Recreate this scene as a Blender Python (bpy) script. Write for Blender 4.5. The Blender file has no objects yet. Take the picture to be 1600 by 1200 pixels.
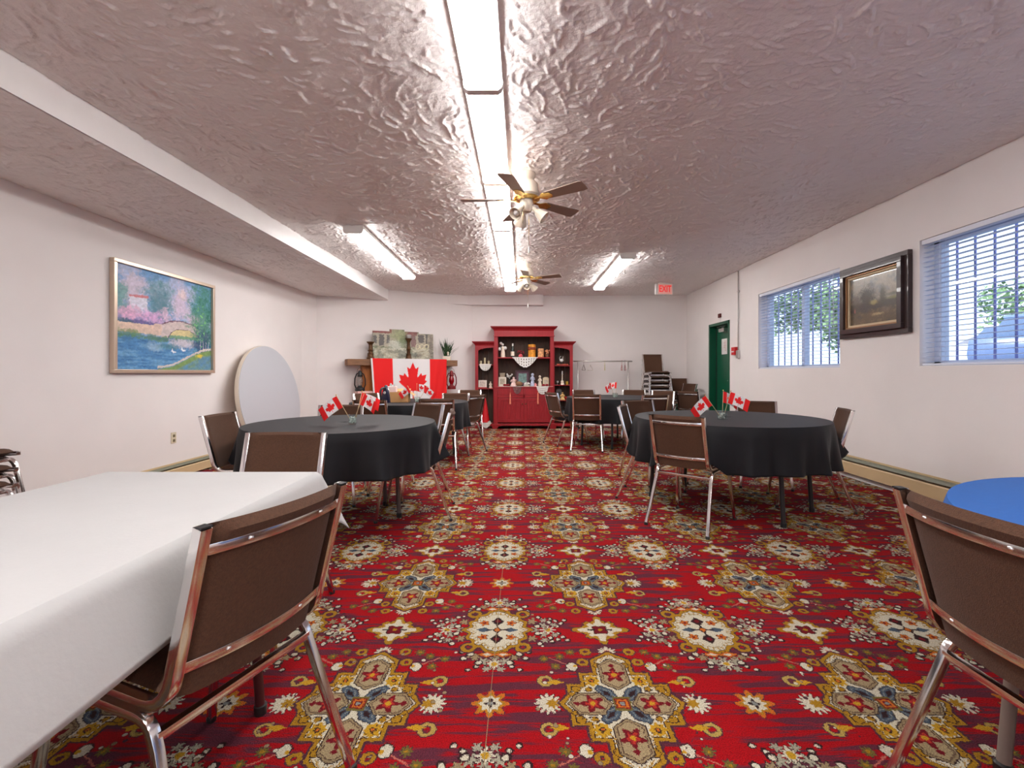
import bpy, bmesh, math, random
import numpy as np
from mathutils import Vector, Matrix
random.seed(7); np.random.seed(7)
PI = math.pi
scene = bpy.context.scene
COL = scene.collection

# ------------------------------------------------------------------ camera, world, light, exposure
EYE = 1.13
cam = bpy.data.cameras.new('camera'); camo = bpy.data.objects.new('camera', cam); COL.objects.link(camo)
camo.location = (0, 0, EYE); camo.rotation_euler = (PI/2, 0, 0)
cam.sensor_width = 36; cam.lens = 16.2; cam.shift_x = -15/1600; cam.shift_y = -17/1600
cam.clip_start = 0.05; cam.clip_end = 200
scene.camera = camo
scene.view_settings.view_transform = 'Standard'; scene.view_settings.look = 'None'
scene.view_settings.gamma = 1; scene.view_settings.use_curve_mapping = False
scene.view_settings.exposure = 1.10
wd = bpy.data.worlds.new('world'); scene.world = wd; wd.use_nodes = True
bg = wd.node_tree.nodes['Background']; bg.inputs[0].default_value = (0.62, 0.79, 1.06, 1); bg.inputs[1].default_value = 1.2
LAMP = 14.0          # radiance of the fluorescent diffusers
sun = bpy.data.lights.new('sun', 'SUN'); sun.energy = 3.0; sun.angle = .01; sun.color = (1, .95, .88)
suno = bpy.data.objects.new('sun', sun); COL.objects.link(suno); suno.rotation_euler = Vector((.8, -.1, -.62)).to_track_quat('-Z', 'Y').to_euler()
LAMPC = (1.0, 0.975, 0.955, 1)
scene.cycles.use_denoising = True
scene.cycles.max_bounces = 9; scene.cycles.diffuse_bounces = 7; scene.cycles.glossy_bounces = 4
scene.cycles.transmission_bounces = 6; scene.cycles.transparent_max_bounces = 12
scene.cycles.caustics_reflective = False; scene.cycles.caustics_refractive = False
scene.cycles.sample_clamp_indirect = 6

# ------------------------------------------------------------------ room numbers (metres; x right, y into the room)
XR, XL, XB, YB = 3.55, -3.75, -2.57, -3.0
def ceil_z(x): return EYE + 1.688 - 0.012*(3.55-x)
ZS = EYE + 1.41
FAR = [(3.55, 9.92), (-1.04, 9.72), (-3.68, 8.27), (-3.75, 7.85)]
def far_y(x): return 9.72 + (x+1.04)*(9.92-9.72)/4.59
EV = Vector((0.8765, 0.4814, 0)); NV = Vector((0.4814, -0.8765, 0)); DP = Vector((-3.68, 8.27, 0))
F = 720.0
def W(px, py, y): return ((px-815)*y/F, EYE + (583-py)*y/F)     # measured photo position at depth y -> (x, z)
def on_diag(px, off):                                            # point over the fireplace wall, off metres in front
    r = (px-815)/F; p = DP + NV*off
    t = (r*p.y - p.x)/(EV.x - r*EV.y)
    return p + EV*t

# ------------------------------------------------------------------ materials
MATS = {}
def lin(c):
    return tuple(((v/255)/12.92 if v/255 <= .04045 else (((v/255)+.055)/1.055)**2.4) for v in c)
def mat(name, color, rough=.6, metal=0, bump=0, bscale=200, var=0, vscale=6, sheen=0, spec=.5, emit=None, estr=0, trans=0, ior=1.45, stretch=None, coat=0):
    if name in MATS: return MATS[name]
    m = bpy.data.materials.new(name); m.use_nodes = True; nt = m.node_tree
    b = nt.nodes['Principled BSDF']
    b.inputs['Base Color'].default_value = (*color, 1); b.inputs['Roughness'].default_value = rough
    b.inputs['Metallic'].default_value = metal; b.inputs['Specular IOR Level'].default_value = spec
    b.inputs['IOR'].default_value = ior
    if sheen: b.inputs['Sheen Weight'].default_value = sheen; b.inputs['Sheen Roughness'].default_value = .4
    if trans: b.inputs['Transmission Weight'].default_value = trans
    if coat: b.inputs['Coat Weight'].default_value = coat
    if emit: b.inputs['Emission Color'].default_value = (*emit[:3], 1); b.inputs['Emission Strength'].default_value = estr
    tc = nt.nodes.new('ShaderNodeTexCoord'); mp = nt.nodes.new('ShaderNodeMapping')
    nt.links.new(tc.outputs['Object'], mp.inputs[0])
    if stretch: mp.inputs['Scale'].default_value = stretch
    if var:
        n = nt.nodes.new('ShaderNodeTexNoise'); n.inputs['Scale'].default_value = vscale; n.inputs['Detail'].default_value = 5
        nt.links.new(mp.outputs[0], n.inputs['Vector'])
        r = nt.nodes.new('ShaderNodeMapRange'); r.inputs['From Min'].default_value = .3; r.inputs['From Max'].default_value = .7
        r.inputs['To Min'].default_value = 1-var; r.inputs['To Max'].default_value = 1+var
        nt.links.new(n.outputs['Fac'], r.inputs['Value'])
        mx = nt.nodes.new('ShaderNodeVectorMath'); mx.operation = 'SCALE'; mx.inputs[0].default_value = color
        nt.links.new(r.outputs[0], mx.inputs['Scale']); nt.links.new(mx.outputs[0], b.inputs['Base Color'])
    if bump:
        n = nt.nodes.new('ShaderNodeTexNoise'); n.inputs['Scale'].default_value = bscale; n.inputs['Detail'].default_value = 3
        nt.links.new(mp.outputs[0], n.inputs['Vector'])
        bp = nt.nodes.new('ShaderNodeBump'); bp.inputs['Strength'].default_value = bump; bp.inputs['Distance'].default_value = .002
        nt.links.new(n.outputs['Fac'], bp.inputs['Height']); nt.links.new(bp.outputs[0], b.inputs['Normal'])
    MATS[name] = m; return m
def attr_mat(name, rough=.6, bump=0, bscale=150, coat=0):
    if name in MATS: return MATS[name]
    m = mat(name, (1, 1, 1), rough, bump=bump, bscale=bscale, coat=coat); nt = m.node_tree
    a = nt.nodes.new('ShaderNodeAttribute'); a.attribute_name = 'paint'
    nt.links.new(a.outputs['Color'], nt.nodes['Principled BSDF'].inputs['Base Color'])
    return m

WALL = mat('wall_paint', (.80, .755, .74), .75, bump=.25, bscale=60, var=.035, vscale=1.2)
SMOOTH = mat('soffit_paint', (.88, .86, .85), .7, bump=.3, bscale=14, var=.03, vscale=3)
CHROME = mat('chrome', (.78, .76, .75), .16, metal=1)
DULLCH = mat('satin_metal', (.62, .60, .58), .32, metal=1)
FABRIC = mat('brown_weave', lin((78, 51, 35)), .92, bump=.8, bscale=420, var=.18, vscale=160, sheen=.06)
BLACKCL = mat('black_cloth', (.008, .008, .010), .6, bump=.3, bscale=300, sheen=.07, spec=.25)
BLUECL = mat('blue_cloth', lin((14, 84, 158)), .75, bump=.3, bscale=300, sheen=.06, var=.1, vscale=20, stretch=(1, 14, 1))
WHITECL = mat('white_cloth', (.42, .415, .41), .85, bump=.25, bscale=90, var=.02, sheen=.1)
REDWOOD = mat('red_paint', lin((148, 26, 34)), .42, var=.12, vscale=8, stretch=(6, 6, .6))
DARKWOOD = mat('dark_wood_back', lin((70, 48, 34)), .6, var=.3, vscale=12, stretch=(10, 10, .6))
OAK = mat('weathered_oak', lin((128, 92, 66)), .7, var=.25, vscale=8, stretch=(1, 1, 6))
ORANGEWOOD = mat('orange_pine', lin((176, 104, 44)), .5, var=.2, vscale=8, stretch=(8, 8, .8))
GLASS = None
WHITEP = mat('white_plastic', (.72, .70, .67), .4)
WHITEM = mat('white_metal', (.70, .68, .65), .35)
CREAMM = mat('cream_enamel', lin((205, 180, 140)), .45)
BLACKP = mat('black_plastic', (.015, .015, .016), .4)
GREEN = mat('green_door_paint', lin((14, 84, 58)), .3, var=.06)
BRASS = mat('brass', (.78, .52, .16), .25, metal=1)
TAUPE = mat('taupe_blade', lin((150, 128, 116)), .55)
RED = mat('red_enamel', lin((196, 18, 24)), .35)
CREAM = mat('cream_ceramic', lin((226, 214, 196)), .35)
LACE = mat('white_lace', (.72, .70, .66), .9, bump=.6, bscale=200)
AMBER = mat('amber_wax', lin((214, 142, 44)), .45, var=.3, vscale=30)
PEACH = mat('peach_wax', lin((214, 160, 112)), .5, var=.45, vscale=40)
PINK = mat('pink_paint', lin((222, 178, 172)), .6)
SLAT = mat('blind_slat', lin((222, 226, 238)), .5)
LEAF = mat('leaf_green', lin((48, 74, 42)), .6, var=.3, vscale=20)
CARD = mat('cardboard', lin((196, 150, 98)), .8, var=.06)
LEGM = mat('grey_leg_paint', lin((96, 88, 88)), .4, metal=.3)
DKLEG = mat('black_leg_paint', (.02, .02, .022), .4)

def ceiling_mat():
    m = bpy.data.materials.new('textured_plaster'); m.use_nodes = True; nt = m.node_tree; N = nt.nodes; L = nt.links
    b = N['Principled BSDF']; b.inputs['Roughness'].default_value = .5; b.inputs['Specular IOR Level'].default_value = .6
    tc = N.new('ShaderNodeTexCoord')
    f = N.new('ShaderNodeTexNoise'); f.inputs['Scale'].default_value = 30; f.inputs['Detail'].default_value = 4; L.new(tc.outputs['Object'], f.inputs['Vector'])
    bp = N.new('ShaderNodeBump'); bp.inputs['Strength'].default_value = .8; bp.inputs['Distance'].default_value = .009
    L.new(f.outputs['Fac'], bp.inputs['Height']); L.new(bp.outputs[0], b.inputs['Normal'])
    b.inputs['Base Color'].default_value = (.84, .80, .785, 1)
    return m
CEIL = ceiling_mat()

# ---- carpet: one repeat of the woven pattern written as arithmetic on the floor coordinates
def carpet_mat():
    m = bpy.data.materials.new('patterned_carpet'); m.use_nodes = True; nt = m.node_tree; N = nt.nodes; L = nt.links
    b = N['Principled BSDF']; b.inputs['Roughness'].default_value = .95; b.inputs['Specular IOR Level'].default_value = .15
    class E:
        def __init__(s, v): s.v = v
        def __add__(s, o): return op('ADD', s, o)
        def __radd__(s, o): return op('ADD', o, s)
        def __sub__(s, o): return op('SUBTRACT', s, o)
        def __rsub__(s, o): return op('SUBTRACT', o, s)
        def __mul__(s, o): return op('MULTIPLY', s, o)
        def __rmul__(s, o): return op('MULTIPLY', s, o)
        def __truediv__(s, o): return op('DIVIDE', s, o)
    def op(kind, *a):
        n = N.new('ShaderNodeMath'); n.operation = kind
        for i, x in enumerate(a):
            if isinstance(x, E): L.new(x.v, n.inputs[i])
            else: n.inputs[i].default_value = x
        return E(n.outputs[0])
    mn = lambda *a: a[0] if len(a) == 1 else op('MINIMUM', a[0], mn(*a[1:]))
    mx = lambda *a: a[0] if len(a) == 1 else op('MAXIMUM', a[0], mx(*a[1:]))
    ab = lambda a: op('ABSOLUTE', a)
    lt = lambda a, c: op('LESS_THAN', a, c)
    tc = N.new('ShaderNodeTexCoord')
    jit = N.new('ShaderNodeTexNoise'); jit.inputs['Scale'].default_value = 75; jit.inputs['Detail'].default_value = 2
    L.new(tc.outputs['Object'], jit.inputs['Vector'])
    sp = N.new('ShaderNodeSeparateXYZ'); L.new(tc.outputs['Object'], sp.inputs[0])
    sj = N.new('ShaderNodeSeparateXYZ'); L.new(jit.outputs['Color'], sj.inputs[0])
    X = op('SNAP', E(sp.outputs[0]), .0042); Y = op('SNAP', E(sp.outputs[1]), .0042)
    X = X + (E(sj.outputs[0])-.5)*.016; Y = Y + (E(sj.outputs[1])-.5)*.016
    PX, PY = .904, .905
    def cellabs(c, c0, P):
        t = (c - c0)/P + 100.5
        t = op('FRACT', t)
        return ab(t - .5)*P
    u = cellabs(X, .343, PX); v = cellabs(Y, 1.5737, PY)
    p = PX/2 - u; q = PY/2 - v
    col = [None]
    def base():
        mp = N.new('ShaderNodeMapping'); mp.inputs['Scale'].default_value = (1.5, 15, 1); L.new(tc.outputs['Object'], mp.inputs[0])
        n = N.new('ShaderNodeTexNoise'); n.inputs['Scale'].default_value = 1.7; n.inputs['Detail'].default_value = 4; n.inputs['Distortion'].default_value = .3; n.inputs['Roughness'].default_value = .62
        L.new(mp.outputs[0], n.inputs['Vector'])
        r = N.new('ShaderNodeMapRange'); r.inputs['From Min'].default_value = .49; r.inputs['From Max'].default_value = .55
        L.new(n.outputs['Fac'], r.inputs['Value'])
        x = N.new('ShaderNodeMix'); x.data_type = 'RGBA'; L.new(r.outputs[0], x.inputs['Factor'])
        x.inputs['A'].default_value = (.56, .002, .008, 1); x.inputs['B'].default_value = (.17, .030, .055, 1)
        return x.outputs['Result']
    col[0] = base()
    def lay(mask, c):
        x = N.new('ShaderNodeMix'); x.data_type = 'RGBA'; L.new(mask.v, x.inputs['Factor']); L.new(col[0], x.inputs['A'])
        x.inputs['B'].default_value = (*c, 1); col[0] = x.outputs['Result']
    GOLD = lin((200, 148, 34)); CR = lin((248, 238, 212)); TAN = lin((182, 158, 118)); DK = lin((62, 34, 36)); PUR = lin((96, 52, 66))
    BLU = lin((88, 104, 122)); DR = lin((138, 20, 34)); ORG = lin((238, 128, 40)); OLV = lin((134, 118, 52)); GRY = lin((160, 164, 160)); YEL = lin((232, 178, 42)); PNK = lin((226, 130, 112))
    def circ(x, y, cx, cy, r, sx=1, sy=1):
        a = (x-cx)*(1/sx) if sx != 1 else x-cx; c = (y-cy)*(1/sy) if sy != 1 else y-cy
        return op('SQRT', a*a + c*c) - r
    def flower(x, y, cx, cy, r, n, am):
        a = x-cx; c = y-cy; th = op('ARCTAN2', c, a); d = op('SQRT', a*a + c*c)
        return d - (op('COSINE', th*n)*(am*r) + r)
    def dia(x, y, cx, cy, hx, hy): return ab(x-cx)*(1/hx) + ab(y-cy)*(1/hy)
    # --- small sprigs round the cream medallion
    for cx, cy, r in ((.222, 0, .036), (0, .238, .036)):
        f = flower(p, q, cx, cy, r*.72, 8, .42); lay(lt(f, .004), DK); lay(lt(f, 0), CR); lay(lt(circ(p, q, cx, cy, r*.36), 0), YEL)
    for cx, cy, r in ((.200, .036, .02), (.163, 0, .022), (.152, .066, .022), (.045, .222, .024), (0, .2, .018), (.078, .196, .02), (.265, .03, .011), (.285, .055, .011), (.302, .08, .011), (.232, .064, .011), (.238, .09, .010), (.125, .204, .013), (.07, .255, .010), (.10, .275, .010), (.205, .078, .017), (.178, .030, .015), (.250, .040, .016), (.028, .268, .017), (.062, .232, .015), (.10, .178, .015), (.135, .160, .012), (.185, .105, .012), (.262, .075, .010)):
        if r > .015:
            f = flower(p, q, cx, cy, r*.8, 6, .38); lay(lt(f, .003), DK); lay(lt(f, 0), lin((196, 190, 166)) if (cx, cy) not in ((.152, .066), (.078, .196)) else TAN)
        else:
            lay(lt(circ(p, q, cx, cy, r+.003), 0), DK); lay(lt(circ(p, q, cx-.002, cy-.002, r*.75), 0), CR)
    # --- cream medallion
    g = mn(circ(p, q, 0, 0, .160, .84, 1.0), mx(dia(p, q, 0, 0, .15, .205)-1, -1)*.13)
    th = op('ARCTAN2', q, p); g = g - op('COSINE', th*14)*.008
    ring = ab(circ(p, q, .112, .130, .024)) - .008
    lay(lt(mn(g, ring)-.008, 0), PUR)
    lay(lt(mn(g, ring), 0), GOLD)
    lay(lt(g+.018, 0), DK); lay(lt(g+.021, 0), CR); lay(lt(ab(g+.038)-.0016, 0), TAN)
    lay(lt(mx(ab(g+.030)-.006, op('COSINE', th*42)*-1+.55), 0), GOLD)
    f = dia(p, q, .032, .178, .040, .018)-1; lay(lt(f, .15), DK); lay(lt(f, 0), ORG); lay(lt(f, -.5), CR)
    f = dia(p, q, 0, .068, .030, .036)-1; lay(lt(f, 0), DK); lay(lt(dia(p, q, 0, .070, .013, .017)-1, 0), DR)
    f = dia(p, q, .058, 0, .036, .020)-1; lay(lt(f, 0), BLU)
    f = mn(mx(p-.05, q-.004), mx(q-.06, p-.004)); lay(lt(f, 0), DK)
    lay(lt(dia(p, q, 0, 0, .022, .026)-1, 0), DK); lay(lt(dia(p, q, 0, 0, .014, .017)-1, 0), ORG)
    f = flower(p, q, .060, .055, .017, 5, .3); lay(lt(f, .003), DK); lay(lt(f, 0), ORG); lay(lt(circ(p, q, .06, .055, .007), 0), DR)
    # --- small diamond (u, q)
    f = dia(u, q, 0, 0, .112, .098)-1
    th = op('ARCTAN2', q, u); f = f - op('COSINE', th*8)*.13 + op('COSINE', th*24)*.05
    lay(lt(f, .12), PUR); lay(lt(f, .04), GOLD); lay(lt(f, -.20), CR)
    lay(lt(mx(u-.055, q-.005), 0), DK)
    f = flower(u, q, 0, 0, .03, 4, -.25); lay(lt(f, .004), DK); lay(lt(f, 0), DR); lay(lt(circ(u, q, 0, 0, .010), 0), GOLD)
    # --- rosette (p, v)
    f = flower(p, v, 0, 0, .054, 8, .24); lay(lt(f, .004), PUR); lay(lt(f, 0), ORG); lay(lt(flower(p, v, 0, 0, .044, 8, .2), 0), lin((206, 150, 40)))
    lay(lt(flower(p, v, 0, 0, .034, 8, .16), 0), CR); lay(lt(flower(p, v, 0, 0, .016, 4, .4), 0), DK); lay(lt(circ(p, v, 0, 0, .009), 0), GRY)
    # --- green flowerets, curls, white buds round the big medallion
    for cx, cy in ((.194, .262), (.256, .248), (.214, .200), (.15, .290)):
        f = flower(u, v, cx, cy, .0165, 8, .28); lay(lt(f, .003), PUR); lay(lt(f, 0), OLV); lay(lt(circ(u, v, cx, cy, .006), 0), GOLD)
    lay(lt(ab((u-.15)*.6-(v-.2)) + mx(ab(u-.19)-.045, 0)*20 - .003, 0), PNK)
    f = circ(u, v, .152, .198, .020, 1, 1.2); lay(lt(f, .004), DK); lay(lt(f, 0), CR); lay(lt(circ(u, v, .14, .202, .008), 0), YEL)
    for cx, cy, r in ((.258, .115, .022), (.088, .292, .016), (.108, .225, .016)):
        f = ab(circ(u, v, cx, cy, r)) - .0065; lay(lt(f, .004), PUR); lay(lt(f, 0), GOLD if r < .02 else lin((214, 182, 96)))
    f = dia(u, v, .222, .108, .034, .014)-1; lay(lt(f, 0), YEL)
    for x_, y_, cx, cy, r in ((u, v, .252, 0, .040), (u, v, 0, .290, .030)):
        f = flower(x_, y_, cx, cy, r, 13, .24); lay(lt(f, .004), DK); lay(lt(f, 0), CR); lay(lt(flower(x_, y_, cx-.3*r*(r > .035), cy, r*.5, 7, .25), 0), GOLD if r > .035 else PNK)
    # --- tiny leaves scattered round the motifs
    vo = N.new('ShaderNodeTexVoronoi'); vo.inputs['Scale'].default_value = 34; L.new(tc.outputs['Object'], vo.inputs['Vector'])
    vs_ = N.new('ShaderNodeSeparateXYZ'); L.new(vo.outputs['Color'], vs_.inputs[0]); dd = E(vo.outputs['Distance']); rnd = E(vs_.outputs[0])
    near = mn(ab(circ(u, v, 0, 0, .272))-.028, ab(circ(p, q, 0, 0, .205, 1, 1.08))-.030)
    spk = mx(near*10, .62-rnd, dd-.26)
    lay(lt(spk-.04, 0), PUR); lay(lt(spk, 0), TAN); lay(lt(mx(spk, .84-rnd), 0), CR)
    # --- big medallion
    M = mn(mx(u-.182, v-.098), mx(u-.130, v-.162), mx(u-.076, v-.232), mx((u+v*.7-.214)*.82, v-.06), mx((v+u*.7-.292)*.82, u-.076))
    lay(lt(M, .008), PUR); lay(lt(M, 0), GOLD); lay(lt(M, -.013), DK); lay(lt(M, -.016), CR)
    for cx, cy, r in ((.150, .072, .015), (.052, .205, .015), (.105, .070, .010), (.168, .045, .009)):
        f = circ(u, v, cx, cy, r); lay(lt(f, .003), DK); lay(lt(f, 0), GOLD)
    f = flower(u, v, .088, .116, .027, 8, .15); lay(lt(f, 0), YEL); lay(lt(circ(u, v, .088, .116, .010), 0), DK); lay(lt(circ(u, v, .088, .116, .006), 0), ORG)
    # diagonal blue leaves
    a = (u+v)*.707; c = ab(u-v*.92)*.707
    f = mx(c + ab(a-.068)*.38 - .027, a-.112); lay(lt(f, .003), DK); lay(lt(f, 0), BLU); lay(lt(f, -.008), GRY); lay(lt(f, -.011), BLU); lay(lt(f, -.017), DK)
    lay(lt(mx(ab(M+.022)-.005, op('COSINE', (u*1.35+v)*330)*-1+.45), 0), GOLD); lay(lt(mx(ab(M+.034)-.004, op('COSINE', (u-v*1.2)*290)*-1+.6), 0), DK)
    # side and top petals
    for (x_, y_, c0, hl, hw) in ((u, v, .110, .080, .054), (v, u, .157, .092, .054)):
        f = mx((ab(x_-c0) + y_*.68 - hl)*.83, y_-hw)
        lay(lt(f, 0), DK); lay(lt(f, -.004), TAN); lay(lt(f, -.011), lin((110, 78, 62))); lay(lt(f, -.0145), lin((196, 172, 130)))
        f = flower(x_, y_, c0-.008, 0, .032, 5, .34); lay(lt(f, 0), DR)
        lay(lt(flower(x_, y_, c0-.008, 0, .018, 5, .3), 0), lin((214, 60, 48))); lay(lt(circ(x_, y_, c0-.008, 0, .010), 0), YEL); lay(lt(dia(x_, y_, c0+.045, 0, .014, .013)-1, 0), DR)
    lay(lt(mx(u-.030, v-.034), 0), OLV); lay(lt(mx(u-.024, v-.024), 0), DR); lay(lt(mx(u-.019, v-.019), 0), ORG); lay(lt(mx(u-.011, v-.012), 0), DR); lay(lt(circ(u, v, 0, 0, .008), 0), GRY)
    # seam between two widths of carpet
    lay(lt(ab(E(sp.outputs[0])+.109)-.0012, 0), TAN)
    # pile
    nz = N.new('ShaderNodeTexNoise'); nz.inputs['Scale'].default_value = 260; nz.inputs['Detail'].default_value = 2; L.new(tc.outputs['Object'], nz.inputs['Vector'])
    r = N.new('ShaderNodeMapRange'); r.inputs['From Min'].default_value = .3; r.inputs['From Max'].default_value = .7; r.inputs['To Min'].default_value = .32; r.inputs['To Max'].default_value = .74
    L.new(nz.outputs['Fac'], r.inputs['Value'])
    sc = N.new('ShaderNodeVectorMath'); sc.operation = 'SCALE'; L.new(col[0], sc.inputs[0]); L.new(r.outputs[0], sc.inputs['Scale'])
    L.new(sc.outputs[0], b.inputs['Base Color'])
    bp = N.new('ShaderNodeBump'); bp.inputs['Strength'].default_value = .8; bp.inputs['Distance'].default_value = .009; L.new(nz.outputs['Fac'], bp.inputs['Height']); L.new(bp.outputs[0], b.inputs['Normal'])
    return m
CARPET = carpet_mat()

def thin_glass(name, tint, refl):
    m = bpy.data.materials.new(name); m.use_nodes = True; nt = m.node_tree; nt.nodes.remove(nt.nodes['Principled BSDF'])
    t = nt.nodes.new('ShaderNodeBsdfTransparent'); t.inputs[0].default_value = (*tint, 1)
    g = nt.nodes.new('ShaderNodeBsdfGlossy'); g.inputs['Roughness'].default_value = .02
    x = nt.nodes.new('ShaderNodeMixShader'); w_ = nt.nodes.new('ShaderNodeLayerWeight'); w_.inputs[0].default_value = .5
    e_ = nt.nodes.new('ShaderNodeMath'); e_.operation = 'POWER'; e_.inputs[1].default_value = 4; nt.links.new(w_.outputs['Facing'], e_.inputs[0])
    f = nt.nodes.new('ShaderNodeMath'); f.operation = 'MULTIPLY_ADD'; f.inputs[1].default_value = .5; f.inputs[2].default_value = refl; nt.links.new(e_.outputs[0], f.inputs[0])
    nt.links.new(f.outputs[0], x.inputs[0]); nt.links.new(t.outputs[0], x.inputs[1]); nt.links.new(g.outputs[0], x.inputs[2])
    nt.links.new(x.outputs[0], nt.nodes['Material Output'].inputs[0]); MATS[name] = m; return m
GLASS = thin_glass('clear_glass', (.93, .96, .96), .10); PANE = thin_glass('window_glass', (.97, .98, .98), .04)
def emit_mat(name, c, s, base=(.8, .8, .8)):
    m = bpy.data.materials.new(name); m.use_nodes = True; nt = m.node_tree
    b = nt.nodes['Principled BSDF']; b.inputs['Base Color'].default_value = (*base, 1)
    b.inputs['Emission Color'].default_value = c; b.inputs['Emission Strength'].default_value = s
    return m
DIFF = emit_mat('lit_diffuser', LAMPC, LAMP)
EXITRED = emit_mat('lit_red', (1, .02, .02, 1), .35, (.35, .004, .004))
EXITPALE = emit_mat('lit_pale_red', (1, .45, .38, 1), .10, (.62, .36, .32))

# ------------------------------------------------------------------ mesh building
class MB:
    def __init__(s): s.v = []; s.f = []; s.mi = []
    def add(s, vs, fs, mi=0):
        o = len(s.v); s.v += [tuple(x) for x in vs]; s.f += [tuple(i+o for i in f) for f in fs]; s.mi += [mi]*len(fs); return s
    def box(s, x0, x1, y0, y1, z0, z1, mi=0):
        vs = [(x, y, z) for z in (z0, z1) for y in (y0, y1) for x in (x0, x1)]
        return s.add(vs, [(0, 2, 3, 1), (4, 5, 7, 6), (0, 1, 5, 4), (2, 6, 7, 3), (0, 4, 6, 2), (1, 3, 7, 5)], mi)
    def prism(s, pts, z0, z1, mi=0):            # polygon in xy extruded in z
        n = len(pts); vs = [(x, y, z0) for x, y in pts] + [(x, y, z1) for x, y in pts]
        return s.add(vs, [tuple(range(n))[::-1], tuple(range(n, 2*n))] + [(i, (i+1) % n, n+(i+1) % n, n+i) for i in range(n)], mi)
    def slab(s, pts, y0, y1, mi=0):             # polygon in xz extruded in y
        n = len(pts); vs = [(x, y0, z) for x, z in pts] + [(x, y1, z) for x, z in pts]
        return s.add(vs, [tuple(range(n)), tuple(range(n, 2*n))[::-1]] + [(i, n+i, n+(i+1) % n, (i+1) % n) for i in range(n)], mi)
    def lathe(s, prof, c=(0, 0, 0), n=20, mi=0, axis=None):
        vs = []
        for r, z in prof:
            for k in range(n):
                a = 2*PI*k/n; vs.append(Vector((r*math.cos(a), r*math.sin(a), z)))
        if axis is not None:
            q = Vector((0, 0, 1)).rotation_difference(Vector(axis).normalized()); vs = [q @ v for v in vs]
        vs = [v + Vector(c) for v in vs]
        fs = [(i*n+k, i*n+(k+1) % n, (i+1)*n+(k+1) % n, (i+1)*n+k) for i in range(len(prof)-1) for k in range(n)]
        if prof[0][0] > 1e-5: fs.append(tuple(range(n))[::-1])
        if prof[-1][0] > 1e-5: fs.append(tuple((len(prof)-1)*n+k for k in range(n)))
        return s.add(vs, fs, mi)
    def tube(s, path, r, n=8, mi=0, square=False, r2=None, closed=False):
        path = [Vector(p) for p in path]; m = len(path); vs = []
        if square: n = 4
        up = None
        for i, p_ in enumerate(path):
            if closed: t = (path[(i+1) % m]-path[i-1]).normalized()
            else: t = ((path[i+1]-p_) if i == 0 else (p_-path[i-1]) if i == m-1 else (path[i+1]-p_).normalized()+(p_-path[i-1]).normalized()).normalized()
            if up is None:
                up = Vector((1, 0, 0)) if abs(t.x) < .8 else Vector((0, 1, 0))
            a = (up - t*up.dot(t)).normalized(); up = a; c = t.cross(a)
            rr = r if r2 is None else r + (r2-r)*i/(m-1)
            for k in range(n):
                if square:
                    sx, sy = ((1, 1), (-1, 1), (-1, -1), (1, -1))[k]; vs.append(p_ + a*sx*rr + c*sy*rr)
                else:
                    an = 2*PI*k/n; vs.append(p_ + (a*math.cos(an)+c*math.sin(an))*rr)
        mm = m if closed else m-1
        fs = [(i*n+k, i*n+(k+1) % n, ((i+1) % m)*n+(k+1) % n, ((i+1) % m)*n+k) for i in range(mm) for k in range(n)]
        if not closed: fs += [tuple(range(n))[::-1], tuple((m-1)*n+k for k in range(n))]
        return s.add(vs, fs, mi)
    def grid(s, fn, nu, nv, mi=0):
        vs = [fn(i/nu, j/nv) for j in range(nv+1) for i in range(nu+1)]
        return s.add(vs, [(j*(nu+1)+i, j*(nu+1)+i+1, (j+1)*(nu+1)+i+1, (j+1)*(nu+1)+i) for j in range(nv) for i in range(nu)], mi)
    def ball(s, c, r, n=12, m=8, sc=(1, 1, 1), mi=0):
        prof = [(max(1e-6, r*math.sin(PI*i/m)), -r*math.cos(PI*i/m)) for i in range(m+1)]
        vs = []
        for rr, z in prof:
            for k in range(n):
                a = 2*PI*k/n; vs.append((c[0]+rr*math.cos(a)*sc[0], c[1]+rr*math.sin(a)*sc[1], c[2]+z*sc[2]))
        return s.add(vs, [(i*n+k, i*n+(k+1) % n, (i+1)*n+(k+1) % n, (i+1)*n+k) for i in range(m) for k in range(n)], mi)
    def mesh(s, name, mats, smooth=True, bevel=0, weld=False):
        me = bpy.data.meshes.new(name); me.from_pydata(s.v, [], s.f)
        for m_ in (mats if isinstance(mats, (list, tuple)) else [mats]): me.materials.append(m_)
        me.polygons.foreach_set('material_index', s.mi)
        bm = bmesh.new(); bm.from_mesh(me)
        if weld: bmesh.ops.remove_doubles(bm, verts=bm.verts, dist=1e-5)
        bmesh.ops.recalc_face_normals(bm, faces=bm.faces)
        if bevel:
            es = [e for e in bm.edges if len(e.link_faces) == 2 and e.calc_face_angle() > .6]
            bmesh.ops.bevel(bm, geom=es, offset=bevel, segments=2, affect='EDGES', profile=.6, clamp_overlap=True)
        for e in bm.edges:
            if len(e.link_faces) == 2 and e.calc_face_angle() > .7: e.smooth = False
        bm.to_mesh(me); bm.free()
        if smooth: me.polygons.foreach_set('use_smooth', [True]*len(me.polygons))
        me.update(); return me
    def build(s, name, mats, parent=None, **k):
        o = bpy.data.objects.new(name, s.mesh(name, mats, **k)); COL.objects.link(o)
        if parent: o.parent = parent
        return o
def tag(o, label=None, cat=None, group=None, kind=None):
    if label: o['label'] = label
    if cat: o['category'] = cat
    if group: o['group'] = group
    if kind: o['kind'] = kind
    return o
def thing(name, label, cat, loc=(0, 0, 0), rz=0, group=None):
    o = bpy.data.objects.new(name, None); COL.objects.link(o); o.empty_display_size = .05
    o.location = loc; o.rotation_euler = (0, 0, rz); return tag(o, label, cat, group)
KIDS = {}
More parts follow.
